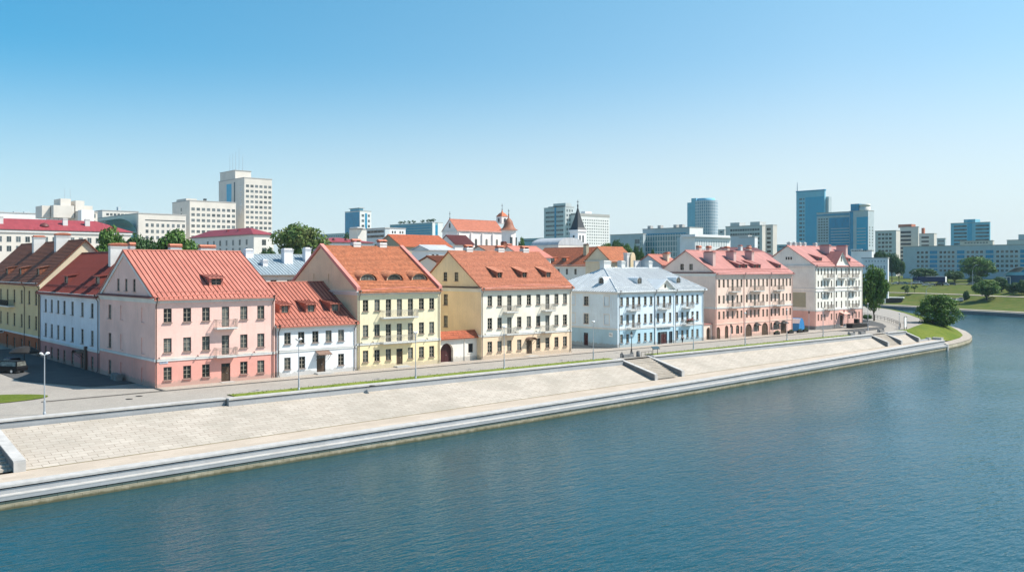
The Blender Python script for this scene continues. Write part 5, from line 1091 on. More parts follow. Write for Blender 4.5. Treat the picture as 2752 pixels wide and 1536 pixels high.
b = Block('grey_apartments', 'grey panel apartment block with rooftop boxes behind the rose house', 'apartment block', 650, 1950, 2048, 2057, 606, 'aptgrey'); b.grid('l', 4, b.W-2, 12, b.z(613), 6, 3.2, 1.7, 1.6, 'frame', 'pane_far'); b.panel('f', .01, b.L-.01, 0, b.H+.2, 'aptcream', 'sunlit_tone_end')  # cream panel paints sunlight onto the end face of the grey block
for t in (.25, .8): y = b.W*(1-t); b.box('lift_house', 'aptgrey', .5, y-4, b.H, 8, y+4, b.H+3)
b.done()
b = Block('banded_apartments', 'slim apartment tower with dark balcony stripe and sunny end wall', 'apartment block', 655, 2056, 2077, 2088, 605, 'aptgrey'); b.grid('l', 2, b.W-2, 2, b.z(612), 8, 3.2, 1.8, 1.7, 'frame', 'pane'); b.panel('f', .01, b.L-.01, 0, b.H, 'aptcream', 'sunlit_tone_end'); b.done()  # sunlit end again toned paler than the shaded flank
# the blue office towers
b = Block('tall_blue_tower', 'tallest blue glass tower with grey side strip and mast', 'tower', 1000, 2140, 2216, 2219, 511.5, 'bluetower')
b.panel('l', b.sy(2164.5), b.W-.8, 5, b.z(527), 'glassblue'); b.grid('l', b.sy(2147), b.sy(2157), 1, b.z(529), 17, 2.9*1.55, 3.6, 1.9, 'frame', 'pane_far', 1, 1); b.grid('l', b.sy(2158), b.sy(2162.5), 1, b.z(529), 17, 2.9*1.55, 1.4, 1.9, 'frame', 'pane_far', 1, 1); b.box('crown', 'glassdeep', -.4, -.4, b.H, b.L+.4, b.W+.4, b.H+1.3); b.mast(.5, b.W-1, b.H, hz(484, 1000)-b.H, .7, 'mast'); b.box('side_slab', 'bluegrey', b.L+1.0, -3, 0, b.L+7, 8, b.z(528)); b.done()
b = Block('wide_blue_tower', 'wide blue glass office with pale horizontal bands and rounded end', 'tower', 800, 2195, 2285, 2287, 569, 'bluegrey')
b.panel('l', b.sy(2228), b.W-.2, 4, b.z(583), 'glassdeep'); b.bands('l', b.sy(2233), b.W-1, b.z(612), 7, 2.5, .7, 'slabgrey', 'pale_band', .2); b.grid('l', b.sy(2198), b.sy(2226), 4, b.z(584), 9, 2.45, 1.5, 1.2, 'frame', 'pane_far', 1, 1); b.box('dark_parapet', 'glassdeep', -.3, 0, b.z(577), -.004, b.W, b.z(573)); b.done()
b = Block('stepped_blue_tower', 'stepped blue glass tower with rounded white corner beside the wide blue office', 'tower', 780, 2283, 2333, 2349, 566, 'bluegrey')
b.panel('l', .3, b.sy(2293), 4, b.H, 'glassdeep', 'glass_front'); b.panel('l', b.sy(2302), b.W-.2, 4, b.z(582), 'glassblue'); b.bands('l', b.sy(2303), b.W-2, b.z(612), 6, 2.6, .6, 'slabgrey', 'pale_band', .2); b.grid('f', .4, b.L-.4, 2, b.z(608), 7, 2.6, 1.7, 1.5)
q = MB(); q.lathe([(4.5, 0), (4.5, 3.5), (4, 3.5), (4, 4.2), (4.5, 4.2), (4.5, 6), (0, 6)], (4, 5, b.H), 20); q.build('round_crown', M['pale'], b.root); b.box('upper_block', 'glassdeep', 1, 9, b.H, 12, b.W-.5, b.z(545.5)); b.done()
# apartments to the right
b = Block('white_apartments', 'white panel apartments with dark balcony ends right of the blue towers', 'apartment block', 700, 2352, 2408, 2419, 620, 'aptgrey'); b.grid('l', 2, b.W-3, 4, b.z(626), 6, 3.2, 2.0, 1.6, 'frame', 'pane'); b.panel('f', .01, b.L-.01, 0, b.H, 'aptcream', 'sunlit_tone_end'); b.done()  # end face coloured paler for the sun on it
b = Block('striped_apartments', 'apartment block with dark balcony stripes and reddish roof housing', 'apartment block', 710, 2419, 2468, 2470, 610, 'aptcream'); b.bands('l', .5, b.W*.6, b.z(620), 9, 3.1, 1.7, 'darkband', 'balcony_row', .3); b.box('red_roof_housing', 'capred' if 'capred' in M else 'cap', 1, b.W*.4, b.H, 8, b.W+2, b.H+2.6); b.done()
b = Block('cream_end_block', 'low cream ended block behind the striped apartments', 'apartment block', 720, 2470, 2510, 2517, 628, 'slabgrey'); b.bands('l', 2, b.W-4, b.z(635), 4, 3.2, 1.3, 'darkband', 'balcony_row', .2); b.panel('f', .01, b.L-.01, 0, b.H, 'aptcream', 'sunlit_tone_end'); b.box('chimney_stack', 'cap', 2, b.W-3, b.H, 4, b.W-1, b.H+5); b.done()
b = Block('tiny_grey_block', 'tiny grey block between cream ended block and blue apartment tower', 'building', 760, 2518, 2540, 2543, 641, 'bluegrey'); b.grid('l', 1, b.W-1, 4, b.z(645), 2, 3.2, 1.4, 1.4); b.done()
b = Block('blue_apartment_tower', 'flat blue apartment tower with raised middle standing alone on the skyline', 'apartment tower', 900, 2555, 2660, 2662, 597, 'bluetower')
y1, y0 = side_y(2590, b.x0)-b.y0, side_y(2621, b.x0)-b.y0; b.box('raised_middle', 'bluetower', 0, y0, b.H, 12, y1, b.z(587)); b.panel('l', b.sy(2600), b.sy(2612), 6, b.z(589), 'glassblue', 'glass_strip'); b.grid('l', b.sy(2564), b.sy(2598), 6, b.z(603), 7, 3.55, 2.2, 1.7, 'frame', 'pane_far', 1, 1); b.grid('l', b.sy(2622), b.sy(2658), 6, b.z(603), 7, 3.55, 2.2, 1.7, 'frame', 'pane_far', 1, 1); b.done()
b = Block('grey_long_block', 'very long grey five storey apartment block across the river', 'apartment block', 540, 2427, 2790, 2800, 657.5, 'bluegrey', zb=0)
L0, L1 = b.sy(2462), b.sy(2786); n = 0
segs = [(2462, 2496, 3, 'w'), (2499, 2519, 1, 'd'), (2523, 2567, 4, 'w'), (2572, 2592, 1, 'd'), (2596, 2644, 4, 'w'), (2649, 2670, 1, 'd'), (2675, 2738, 5, 'w'), (2742, 2764, 1, 'd')]
for ua, ub, c, k in segs:
    if k == 'w': b.grid('l', b.sy(ua), b.sy(ub), c, b.z(671), 5, 2.9, 1.7, 1.6, 'frame_w', 'pane')
    else: b.bands('l', b.sy(ua), b.sy(ub), b.z(670), 5, 2.9, 2.0, 'glassdeep', 'loggia_row', .1)
for v in (2596, 2523, 2675):
    pass
b.done()
b = Block('rooftop_annexes', 'pale low rooftops showing above the long grey block near the frame edge', 'building', 640, 2706, 2760, 2766, 645, 'aptgrey'); b.box('upper_block', 'bluegrey', 1, 0, b.H, 9, b.W*.45, b.z(629)); b.done()
b = Block('low_pale_annex', 'low pale pinkish strip building above the long grey block roofline', 'building', 660, 2580, 2668, 2672, 647, 'aptcream'); b.grid('l', 3, b.W-3, 8, b.z(649), 1, 3, 1.5, 1.2); b.done()
b = Block('white_lettered_building', 'low white building with dark lettering right of the ivory house roof', 'building', 450, 2287, 2343, 2348, 674, 'cleanwhite', zb=0); q = MB(); b.box('upper_sign', 'cleanwhite', -.4, b.W*.45, b.H, .0, b.W, b.z(668.5))
q = MB(); y = b.W*.95
for i, w in enumerate((.7, .5, .9, .6, .8, .5, .7, .9)): q.box(-.46, y-w, b.z(674), -.405, y, b.z(671.2)); y -= w+.32
q.build('lettering', M['iron'], b.root); b.done()
b = Block('white_glazed_building', 'low white building with two rows of ribbed glazing near the riverside tree', 'building', 430, 2316, 2386, 2389, 694, 'cleanwhite', zb=0); b.panel('l', 1, b.W-.4, b.z(709), b.z(699), 'glassribs'); b.panel('l', 1, b.W-.4, b.z(724), b.z(713), 'glassribs'); b.done()
# low horizon fillers
for nm, lb, a in (('hazy_block', 'low bluish block on the horizon left of the slate high rise', (1200, 1400, 1460, 1464, 640, 'tealwall')), ('hazy_block', 'low hazy block on the horizon right of the white slab', (1300, 1640, 1722, 1726, 640, 'slabgrey')), ('hazy_block', 'low hazy block on the horizon before the blue towers', (1250, 2086, 2140, 2144, 657, 'tealwall')), ('hazy_block', 'low dim block on the horizon left of the blue glass tower', (1200, 860, 926, 930, 627, 'slabgrey')), ('hazy_block', 'low pale block between the round tower and the grey apartments', (1150, 1930, 1947, 1952, 617, 'aptgrey'))):
    b = Block(nm, lb, 'building', *a); b.grid('l', 4, b.W-4, 12, b.H-2, 1, 4, 2.5, 1.8, 'frame', 'pane_far', 1, 1); b.done()
# pavilion with curved roof at the frame edge
D = 450; x, y = dp(2699, D); t = thing('curved_roof_pavilion', 'dark blue pavilion with sweeping pale curved roof at the frame edge', 'pavilion', (x, y, 0)); z0, z1, z2 = hz(782, D), hz(738, D), hz(716, D)
Wd = y - side_y(2775, x); q = MB(); n = 8
prof = [(-Wd*k/n*1.0, z1 + (z2-z1)*math.sin(math.pi/2*min(1, k/4.5))) for k in range(n+1)]
q.quadmesh([[(xx, yy, zz) for yy, zz in prof] for xx in (-1.5, 16)]); q.quadmesh([[(-1.5, yy, zz-.5) for yy, zz in prof], [(-1.5, yy, zz) for yy, zz in prof]]); q.build('roof', M['greyroof'], t)
q = MB(); q.box(.5, -Wd, z0-2, 16, -.5, z1+.2); q.build('wall', plain('dark_blue_cladding', (.04, .10, .17), .5), t)
q = MB(); q.box(.2, -Wd, z1-.2, .49, -.5, z1+1.4); q.build('blue_band', M['bluetower'], t)
q = MB()
for k in range(4): q.box(-1.2, 1.5-k*1.6, z0+1, -.9, 1.8-k*1.6, z0+7.2)
q.box(-1.2, -3.3, z0+6.9, -.9, 1.8, z0+7.2); q.build('frame_sign', M['pale'], t)

# ---------------------------------------------------------------- trees
def crown_mesh(name, seed, nc, nl, mat, leaf=.075, flat=.85, spread=1.0, weep=0.0):
    r = random.Random(seed); q = MB()
    for c in range(nc):
        while True:
            p = Vector((r.uniform(-1, 1), r.uniform(-1, 1), r.uniform(-1, 1)))
            if .25 < p.length < 1: break
        k = .78 if c < nc*.75 else .45
        p = p.normalized() * k * r.uniform(.8, 1.05); p.z *= flat
        rad = r.uniform(.2, .36) * spread
        for i in range(nl):
            d = Vector((r.gauss(0, 1), r.gauss(0, 1), r.gauss(0, 1))).normalized()
            a = p + Vector((d.x, d.y, d.z*.8)) * rad * r.uniform(.65, 1.08)
            if weep: a.z -= weep * max(0, a.xy.length - .5) * r.uniform(.3, 1.2)
            n = (d + Vector((r.uniform(-.9, .9), r.uniform(-.9, .9), r.uniform(-.3, .9)))).normalized()
            u = n.cross(Vector((r.uniform(-1, 1), r.uniform(-1, 1), .2))).normalized(); v = n.cross(u); s = leaf * r.uniform(.6, 1.3)
            q.face([a-u*s, a-v*s*.55, a+u*s, a+v*s*.55])
    return q.mesh(name, mat)
CR = {}
CR['a'] = [crown_mesh('crown', 11+i, 64, 100, M['leaf_a']) for i in range(3)]; CR['b'] = [crown_mesh('crown', 21+i, 60, 100, M['leaf_b']) for i in range(3)]
CR['c'] = [crown_mesh('crown', 31, 60, 95, M['leaf_c'], .062)]; CR['w'] = [crown_mesh('crown', 41, 64, 130, M['leaf_a'], .055, .9, 1.0, .35), crown_mesh('crown', 43, 95, 115, M['leaf_a'], .05, 1.0, .85, .18)]
CR['s'] = [crown_mesh('crown', 51+i, 16, 70, M['leaf_b'], .11) for i in range(2)]
tk = random.Random(5)
def tree(name, label, x, y, z0, w, h, kind='a', i=0, clear=.22, group=None, cat='tree', d=None):
    t = thing(name, label, cat, (x, y, z0), 0, group)
    cz = h*(clear + (1-clear)/2); rz = h*(1-clear)/2*1.06
    q = MB(); r = max(.12, w*.028)
    q.tube([(0, 0, -.5), (.05*w*.2, 0, h*clear*.6), (0, .02*w, h*clear), (.01*w, 0, h*.55)], r*1.2, 7, r2=r*.5)
    for k in range(6):
        a = k*1.05+tk.random(); l = w*.32; zz = h*clear*(.8+.5*tk.random())
        q.tube([(0, 0, zz), (l*.45*math.cos(a), l*.45*math.sin(a), zz+h*.14), (l*math.cos(a), l*math.sin(a), zz+h*.33)], r*.55, 5, r2=r*.12)
    q.build('trunk', M['bark'], t)
    c = put('crown', CR[kind][i % len(CR[kind])], t, (0, 0, cz), tk.uniform(0, 6)); c.scale = (w/2, (d or w)/2, rz)
    return t
def tree_px(name, label, u0, u1, vt, D, zbase, kind, i=0, clear=.2, group=None, cat='tree', vb=None):
    x, y = dp((u0+u1)/2, D); w = (u1-u0)/FOC*D; zt = hz(vt, D); zb = zbase if vb is None else hz(vb, D)
    return tree(name, label, x, y, zb, w, zt-zb, kind, i, clear, group, cat)
gt = 'trees rising among the old town roofs'
tree_px('round_tree', 'big round tree with reddish tinge between the crimson roofs', 722, 886, 586, 255, 5, 'c', 0, .3, gt)
tree_px('round_tree', 'loose green tree behind the maroon roofed white house', 252, 345, 602, 215, 3, 'a', 0, .3, gt)
tree_px('round_tree', 'darker green tree between the loose green tree and the broad bright one', 322, 428, 620, 225, 3, 'b', 0, .3, gt)
tree_px('round_tree', 'broad bright green tree above the coral roof of the pink corner house', 402, 545, 611, 220, 3, 'a', 1, .3, gt)
tree_px('bushy_tree', 'small bushy tree at the foot of the big round tree by the white villa block', 690, 745, 656, 262, 8, 'b', 1, .3, gt)
tree_px('round_tree', 'hazy tree in front of the distant blue glass tower', 912, 975, 620, 520, 8, 'b', 2, .3, gt)
tree_px('round_tree', 'small tree just behind the orange hall mossy gable', 1000, 1035, 645, 290, 8, 'b', 0, .3, gt)
tree_px('round_tree', 'pale green tree right of the white slab block', 1606, 1660, 648, 420, 8, 'a', 2, .3, gt)
tree_px('round_tree', 'tall rounded tree between the white slab and the institute', 1640, 1682, 634, 440, 8, 'b', 1, .3, gt)
tree_px('round_tree', 'wide green tree above the bright orange roof', 1662, 1704, 652, 400, 8, 'a', 0, .3, gt)
tree_px('poplar_tree', 'dark upright tree before the institute wing', 1698, 1722, 650, 330, 5, 'b', 0, .15, gt)
tree_px('poplar_tree', 'second dark upright tree touching the institute glazing', 1714, 1736, 653, 335, 5, 'b', 1, .15, gt)
tree_px('conifer_tree', 'narrow dark evergreen in front of the institute windows', 1744, 1764, 660, 300, 5, 'b', 2, .1, gt)
tree_px('bushy_tree', 'low bush by the small red house gable', 1730, 1752, 686, 240, 8, 'b', 0, .2, gt)
tree_px('bushy_tree', 'green scrub beside the church apse tower', 1391, 1412, 633, 520, 8, 'a', 1, .3, gt)
tree_px('bushy_tree', 'low greenery at the foot of the distant glass tower pavilion', 945, 965, 630, 470, 8, 'a', 2, .3, gt)
tree_px('leafy_tree', 'tall leafy green tree against the end of the ivory house', 2310, 2388, 708, 250, -.2, 'a', 0, .12, None, vb=858)
tree_px('bushy_tree', 'low shrub at the pavement foot of the ivory house end', 2318, 2345, 843, 243, 0, 'b', 1, .1, None, vb=861)
tree_px('spreading_tree', 'broad dark willow on the grassy point above the water', 2460, 2586, 789, 241, -1.3, 'w', 1, .03, None, vb=880)
gb = 'trees along the far bank'
tree_px('round_tree', 'dark round tree before the long grey block, left of the dark blue lorry', 2445, 2520, 718, 525, 6, 'b', 0, .18, gb)
tree_px('round_tree', 'dark tree beside the dark blue lorry on its open side', 2540, 2592, 724, 512, 6, 'b', 1, .15, gb)
tree_px('round_tree', 'largest lighter green tree covering the middle of the long grey block', 2576, 2676, 686, 525, 6, 'w', 0, .15, gb)
tree_px('leaning_tree', 'round tree casting a long shadow on the lower grass bank', 2614, 2690, 750, 405, -1.2, 'a', 1, .25, gb)
tree_px('bushy_tree', 'dark clump beside the curved roof pavilion', 2672, 2702, 742, 500, 6, 'b', 2, .1, gb)
for i, (a, b_, v, vb, D) in enumerate(((2674, 2710, 742, 786, 428), (2704, 2744, 754, 794, 418), (2732, 2772, 748, 800, 410), (2600, 2640, 738, 772, 480), (2520, 2548, 740, 768, 500))): tree_px('bushy_tree', ('dark bushy tree at the near corner of the curved roof pavilion', 'dark bushy tree before the dark blue pavilion wall', 'dark bushy tree cut by the frame edge by the pavilion', 'low dark tree in the shade under the largest far tree', 'low dark tree right behind the lorry')[i], a, b_, v, D, 4, 'b', i, .08, gb, vb=vb)
tree_px('conifer_tree', 'little pointed conifer below the parked cars', 2588, 2606, 778, 418, 0, 'b', 0, .05, gb, vb=812)
for i, (a, b_, v, vb) in enumerate(((2420, 2445, 764, 786), (2448, 2468, 764, 782), (2432, 2444, 776, 790))): tree_px('sapling', ('young sapling on the dry slope nearest the leafy tree', 'young sapling on the dry slope below the white van', 'smallest drooping sapling on the dry slope')[i], a, b_, v, 455, 3, 's', i, .3, gb, vb=vb)
for i, (a, b_, v, D) in enumerate(((2345, 2385, 668, 520), (2376, 2418, 672, 540), (2400, 2432, 690, 500), (2350, 2376, 690, 480))): tree_px('round_tree', ('dark tree behind the white lettered building', 'dark tree between the glazed building and the long grey block', 'lower dark tree at the blank end of the long grey block', 'dark tree peering over the white glazed building')[i], a, b_, v, D, 6, 'b', i, .2, gb)
for i, (u, v) in enumerate(((2706, 796), (2722, 790), (2740, 800), (2752, 795))): tree_px('shrub', ('rounded shrub nearest the leaning tree', 'rounded shrub under the pavilion frame sign', 'pale low shrub on the lawn by the pavilion', 'dark shrub cut by the frame edge')[i], u-12, u+12, v-9, 415, 0, 's', i, .05, gb, 'shrub', vb=v+6)
for i, u in enumerate((1068, 1078, 1092, 1104, 1128, 1142, 1150, 1157)):
    x = side_y(u, TEAL.x0); t = tree('roof_bush', ('clipped bush on the teal office roof, first from the blue corner', 'wider bush on the teal office roof', 'low bush in the middle of the teal roof', 'bush before the roof notch of the teal office', 'small bush after the roof notch', 'round bush on the teal roof towards the white front', 'tallest bush on the teal roof', 'last bush on the teal roof by the white front')[i], TEAL.x0+4, x, TEAL.H+.5, 5.5, 4.5, 's', i, .1, 'bushes on the teal roof', 'bush')

# ---------------------------------------------------------------- lamps, vehicles, people, small things
def lamp(x, y, h, label, rz=0.0, double=True):
    t = thing('street_lamp', label, 'street lamp', (x, y, 0), rz, 'grey lamp posts along the quay')
    q = MB(); q.tube([(0, 0, 0), (0, 0, 1.3)], .10, 8); q.tube([(0, 0, 1.3), (0, 0, h-.25)], .062, 8, r2=.045); q.lathe([(.14, 0), (.14, .25), (.10, .3)], (0, 0, 0), 8); q.lathe([(.1, 1.25), (.12, 1.3), (.08, 1.38)], (0, 0, 0), 8); q.build('pole', M['steel'], t)
    q = MB(); q.tube([(-.42, 0, h-.22), (.38, 0, h-.22)], .035, 5); q.build('cross_arm', M['steel'], t)
    for dx, a in ((-.38, .55), (.36, -.2)):
        q = MB(); q.lathe([(0, .17), (.10, .15), (.2, .05), (.22, -.02), (.0, -.03)], (0, 0, 0), 10, sq=(1.25, .8)); o = q.build('luminaire', M['lampglass'], t, (dx, 0, h-.12)); o.rotation_euler = (0, a, 0)
LB = ['twin headed lamp post by the lawn of the open square', 'twin headed lamp post before the small white house', 'twin headed lamp post before the yellow house', 'twin headed lamp post before the cream house', 'twin headed lamp post at the gap left of the pale blue house', 'twin headed lamp post before the far bay of the pale blue house', 'twin headed lamp post before the middle of the rose house', 'twin headed lamp post by the rose house awnings', 'twin headed lamp post before the near corner of the ivory house', 'taller lamp post beside the leafy tree past the ivory house', 'lamp post by the notice frame on the road bend']
for (u, v), lb in zip([(119.6, 1114), (803, 1048), (1117, 1017), (1354.8, 991.7), (1594.5, 967.5), (1863.5, 941.5), (2002.5, 928), (2115, 913.7), (2212, 903.7), (2332.5, 888), (2416.7, 884)], LB):
    x, y = gp(u, v); lamp(x, max(y, 98.4), 6.2 if u < 2300 else (6.4 if u < 2400 else 3.8), lb, .5)
for i, (u, v, h_) in enumerate(((2174, 888, 4.6), (2268, 881, 4.4), (2297, 879, 4.0), (1964, 913, 3.2))):
    x, y = gp(u, v); t = thing('sign_post', ('thin post with small sign at the shaded end of the ivory house', 'thin post before the pink base of the ivory house', 'short post before the far bay of the ivory house', 'thin post by the first arches of the rose house')[i], 'post', (x, y, 0), 0, 'thin posts along the pavement'); q = MB(); q.tube([(0, 0, 0), (0, 0, h_)], .05, 6); q.build('pole', M['steel'], t); q = MB(); q.box(-.25, -.05, h_-.6, .25, -.02, h_); q.build('plate', M['iron'], t)
x, y = gp(1697, 947); t = thing('old_lantern', 'black old style lantern post by the top of the sunlit stair', 'lantern', (119.1, 104.1, 0)); q = MB(); q.lathe([(.18, 0), (.16, .4), (.07, .6), (.055, 2.7), (.1, 2.75)], (0, 0, 0), 8); q.build('pole', M['iron'], t)
q = MB(); q.lathe([(.10, 2.75), (.24, 3.2), (.2, 3.2)], (0, 0, 0), 6, smooth=False); q.build('lamp_glass', M['lampglass'], t); q = MB(); q.lathe([(.32, 3.2), (.12, 3.45), (.03, 3.75)], (0, 0, 0), 6, smooth=False); q.build('lamp_hood', M['iron'], t)
t = thing('stone_bench', 'dark stone bench with rounded ends at the top of the sunlit stair', 'bench', (111.0, 98.9, 0)); q = MB(); q.box(.3, 0, 0, 2.6, .7, .48); q.build('seat', M['granite_dark'], t)
for x in (0, 2.5): q = MB(); q.tube([(x, .35, 0), (x, .35, .62), (x+.2, .35, .82), (x+.35, .35, .6), (x+.35, .35, 0)], .16, 6); q.build('end_block', M['granite_dark'], t)
t = thing('litter_bin', 'grey stone litter bin beside the dark stone bench', 'litter bin', (114.5, 98.6, 0)); q = MB(); q.lathe([(.32, 0), (.36, .1), (.34, .85), (.26, .9)], (0, 0, 0), 12); q.build('body', M['granite_dark'], t); q = MB(); q.lathe([(.27, .88), (.2, .95), (0, .95)], (0, 0, 0), 12); q.build('liner', M['iron'], t)
t = thing('info_board', 'dark tilted information board on two legs above the sunlit stair', 'information board', (118.0, 98.3, 0)); q = MB(); q.hexa([(0, 0, 1.0), (1.7, 0, 1.0), (1.7, .5, 1.35), (0, .5, 1.35)], [(0, 0, 1.1), (1.7, 0, 1.1), (1.7, .5, 1.45), (0, .5, 1.45)]); q.build('panel', plain('dark_teal_board', (.03, .07, .09), .4), t)
for x in (.2, 1.4): q = MB(); q.tube([(x, .3, 0), (x, .3, 1.2)], .05, 6); q.build('leg', M['iron'], t)
t = thing('handrail', 'low dark handrail on short posts between litter bin and information board', 'handrail', (115.2, 98.5, 0)); q = MB(); q.tube([(0, 0, .75), (2.6, 0, .75)], .03, 5); [q.tube([(x, 0, 0), (x, 0, .75)], .03, 5) for x in (0, .9, 1.8, 2.6)]; q.build('rails', M['iron'], t)
x, y = gp(2430, 885); t = thing('notice_frame', 'tall white notice frame on the road bend by the last parapet', 'notice board', (x, y, 0), .2); q = MB(); [q.tube([(a, 0, 0), (a, 0, 3.0)], .08, 6) for a in (0, 2.2)]; q.tube([(0, 0, 3.0), (2.2, 0, 3.0)], .06, 6); q.build('frame', M['iron'], t); q = MB(); q.box(.15, -.03, .5, 2.05, .03, 2.85); q.build('sheet', M['white'], t)
for i, (u, v) in enumerate(((313, 1013), (0, 0), (748, 1058), (374, 1064), (347, 1072), (1000, 1036), (2000, 930))):
    if u: x, y = gp(u, v); q = MB(); q.lathe([(.38, .0), (.38, .03), (0, .034)], (0, 0, 0), 14); tag(q.build('manhole_cover', M['iron'], None, (x, y, .004)), ('dark manhole cover in the shade by the pink house corner', '', 'dark manhole cover on the road before the pink corner house', 'dark manhole cover beyond the lawn of the square', 'second dark manhole cover beside the square lawn', 'dark manhole cover on the road before the yellow house', 'dark manhole cover on the road before the rose house')[i], 'manhole cover', 'manhole covers in the road')
q = MB(); q.box(0, 0, 0, 2.4, .7, .9); q.box(.2, -.1, .1, 1.1, -.003, .7); q.box(1.3, -.1, .05, 2.2, -.003, .8); tag(q.build('rubble_heap', M['granite_dark'], None, (39.2, 124, 0), -math.pi/2), 'grey crate stack against the shaded side of the pink corner house', 'crate stack')

def car(label, x, y, z, rz, color, suv=False, group=None, name='parked_car'):
    t = thing(name, label, 'car', (x, y, z), rz, group); m = color
    L, Wd, H = (4.7, 1.9, 1.75) if suv else (4.3, 1.75, 1.42); w2 = Wd/2
    b = .55*H
    lowp = [(0, .32), (.02, .5), (.12, b*.95), (L*.22, b*1.02), (L*.93, b*1.02) if not suv else (L*.98, b*1.05), (L, b*.8), (L, .34)]
    q = MB(); k = [(-w2, 1), (-w2*.97, 1), (w2*.97, 1), (w2, 1)]
    rows = [[(px, yy, pz) for px, pz in lowp] for yy in (-w2, w2)]
    q.face(rows[0]); q.face(rows[1][::-1]); q.quadmesh(rows, closed=True, smooth=False); q.build('body', m, t)
    c0, c1, c2, c3 = (L*.26, L*.36, L*.95, L*.98) if suv else (L*.24, L*.40, L*.74, L*.93)
    cab = MB(); lo = [(c0, -w2*.95, b), (c3, -w2*.95, b), (c3, w2*.95, b), (c0, w2*.95, b)]; hi = [(c1, -w2*.78, H), (c2, -w2*.78, H), (c2, w2*.78, H), (c1, w2*.78, H)]; cab.hexa(lo, hi); cb = cab.build('cabin', m, t)
    g = MB(); V = Vector
    def inset(a, b_, c, d, n, f0=.10, f1=.85):
        a, b_, c, d = map(V, (a, b_, c, d)); P = lambda s_, r_: a.lerp(b_, s_).lerp(d.lerp(c, s_), r_) + V(n)*.012
        g.face([P(.06, f0), P(.94, f0), P(.94, f1), P(.06, f1)])
    inset(lo[0], lo[1], hi[1], hi[0], (0, -1, .2)); inset(lo[2], lo[3], hi[3], hi[2], (0, 1, .2)); inset(lo[3], lo[0], hi[0], hi[3], (-1, 0, .4)); inset(lo[1], lo[2], hi[2], hi[1], (1, 0, .4))
    g.build('window', M['pane'], cb)
    for px in (L*.19, L*.80):
        for sy in (-1, 1):
            wv = MB(); r = .34 if suv else .31; wv.tube([(px, sy*(w2-.18), r), (px, sy*(w2+.015), r)], r, 14); o = wv.build('wheel', M['tyre'], t)
            wr = MB(); wr.tube([(px, sy*(w2+.01), r), (px, sy*(w2+.025), r)], r*.58, 10); wr.build('rim', M['chrome'], o)
    for sy in (-1, 1): hl = MB(); hl.box(-.02, sy*w2*.72-.2, b*.68, .08, sy*w2*.72+.2, b*.86); hl.build('headlight', M['chrome'], t)
    return t
def paint(name, c): return plain(name, c, .42, .0, .02)
def matte(m): m.node_tree.nodes['Principled BSDF'].inputs['Specular IOR Level'].default_value = .08; return m
PC = {k: paint(k + '_car_paint', c) for k, c in dict(black=(.012, .012, .014), white=(.7, .7, .7), silver=(.38, .40, .42), teal=(.03, .13, .17), navy=(.02, .035, .08), red=(.25, .03, .03), beige=(.5, .46, .4)).items()}
matte(PC['black']); matte(PC['navy']); matte(M['iron'])
car('black car parked in deep shade before the ochre brown house', 29.9, 143.6, 0, R(-58), PC['black'], True)
car('dark estate car in deep shade behind the black car', 32.6, 151.5, 0, R(-75), PC['navy'], False)
for bx0, by0, lb in ((184.2, 99.0, 'dark stone bench before the distant stair'), (189.2, 99.2, 'first dark bench at the head of the distant stair'), (198.2, 99.4, 'dark bench just past the distant stair')):
    t = thing('stone_bench', lb, 'bench', (bx0, by0, 0)); q = MB(); q.box(.3, 0, 0, 2.3, .7, .5); q.build('seat', M['granite_dark'], t)
    for x in (0, 2.3): q = MB(); q.tube([(x, .35, 0), (x, .35, .62), (x+.2, .35, .8), (x+.35, .35, .6), (x+.35, .35, 0)], .16, 6); q.build('end_block', M['granite_dark'], t)
gc = 'cars parked along the far bank'
for i, (u, D, c) in enumerate(((2508, 424, 'teal'), (2519, 422, 'teal'), (2530, 420, 'white'), (2541, 419, 'silver'), (2552, 418, 'white'), (2563, 416, 'navy'), (2574, 415, 'white'), (2582, 414, 'silver'))):
    x, y = dp(u, D); car(['teal car at the end of the riverside car row', 'second teal car in the riverside car row', 'white car next to the teal cars by the river', 'silver car in the middle of the riverside row', 'white car in the middle of the riverside row', 'navy car in the riverside row', 'white car near the little conifer', 'silver car nearest the little conifer'][i], x, y, fh(x, y)+.16, R(20), PC[c], i % 3 == 1, gc)
gr = 'cars on the embankment road'
for i, (u, D, c) in enumerate(((2396, 505, 'white'), (2408, 503, 'silver'), (2418, 502, 'teal'), (2448, 500, 'white'), (2458, 499, 'white'), (2478, 486, 'white'), (2494, 484, 'beige'), (2510, 482, 'black'), (2528, 481, 'white'), (2546, 480, 'navy'), (2600, 474, 'silver'))):
    x, y = dp(u, D); car(['white car first in the line on the embankment road', 'silver car behind the leafy tree on the road', 'teal car on the embankment road by the blank end wall', 'white car near the sapling on the road', 'second white car near the sapling on the road', 'white car before the dark blue lorry', 'beige car before the dark blue lorry', 'black car before the lorry tail', 'white car past the lorry tail', 'navy car at the dark tree on the road', 'silver car under the largest far tree'][i], x, y, fh(x, y)+.12, R(-75), PC[c], i % 4 == 3, gr)
x, y = dp(2468, 500); t = thing('lorry', 'long dark blue lorry trailer edged in white on the embankment road', 'lorry', (x, y, fh(x, y)+.1), R(-79))
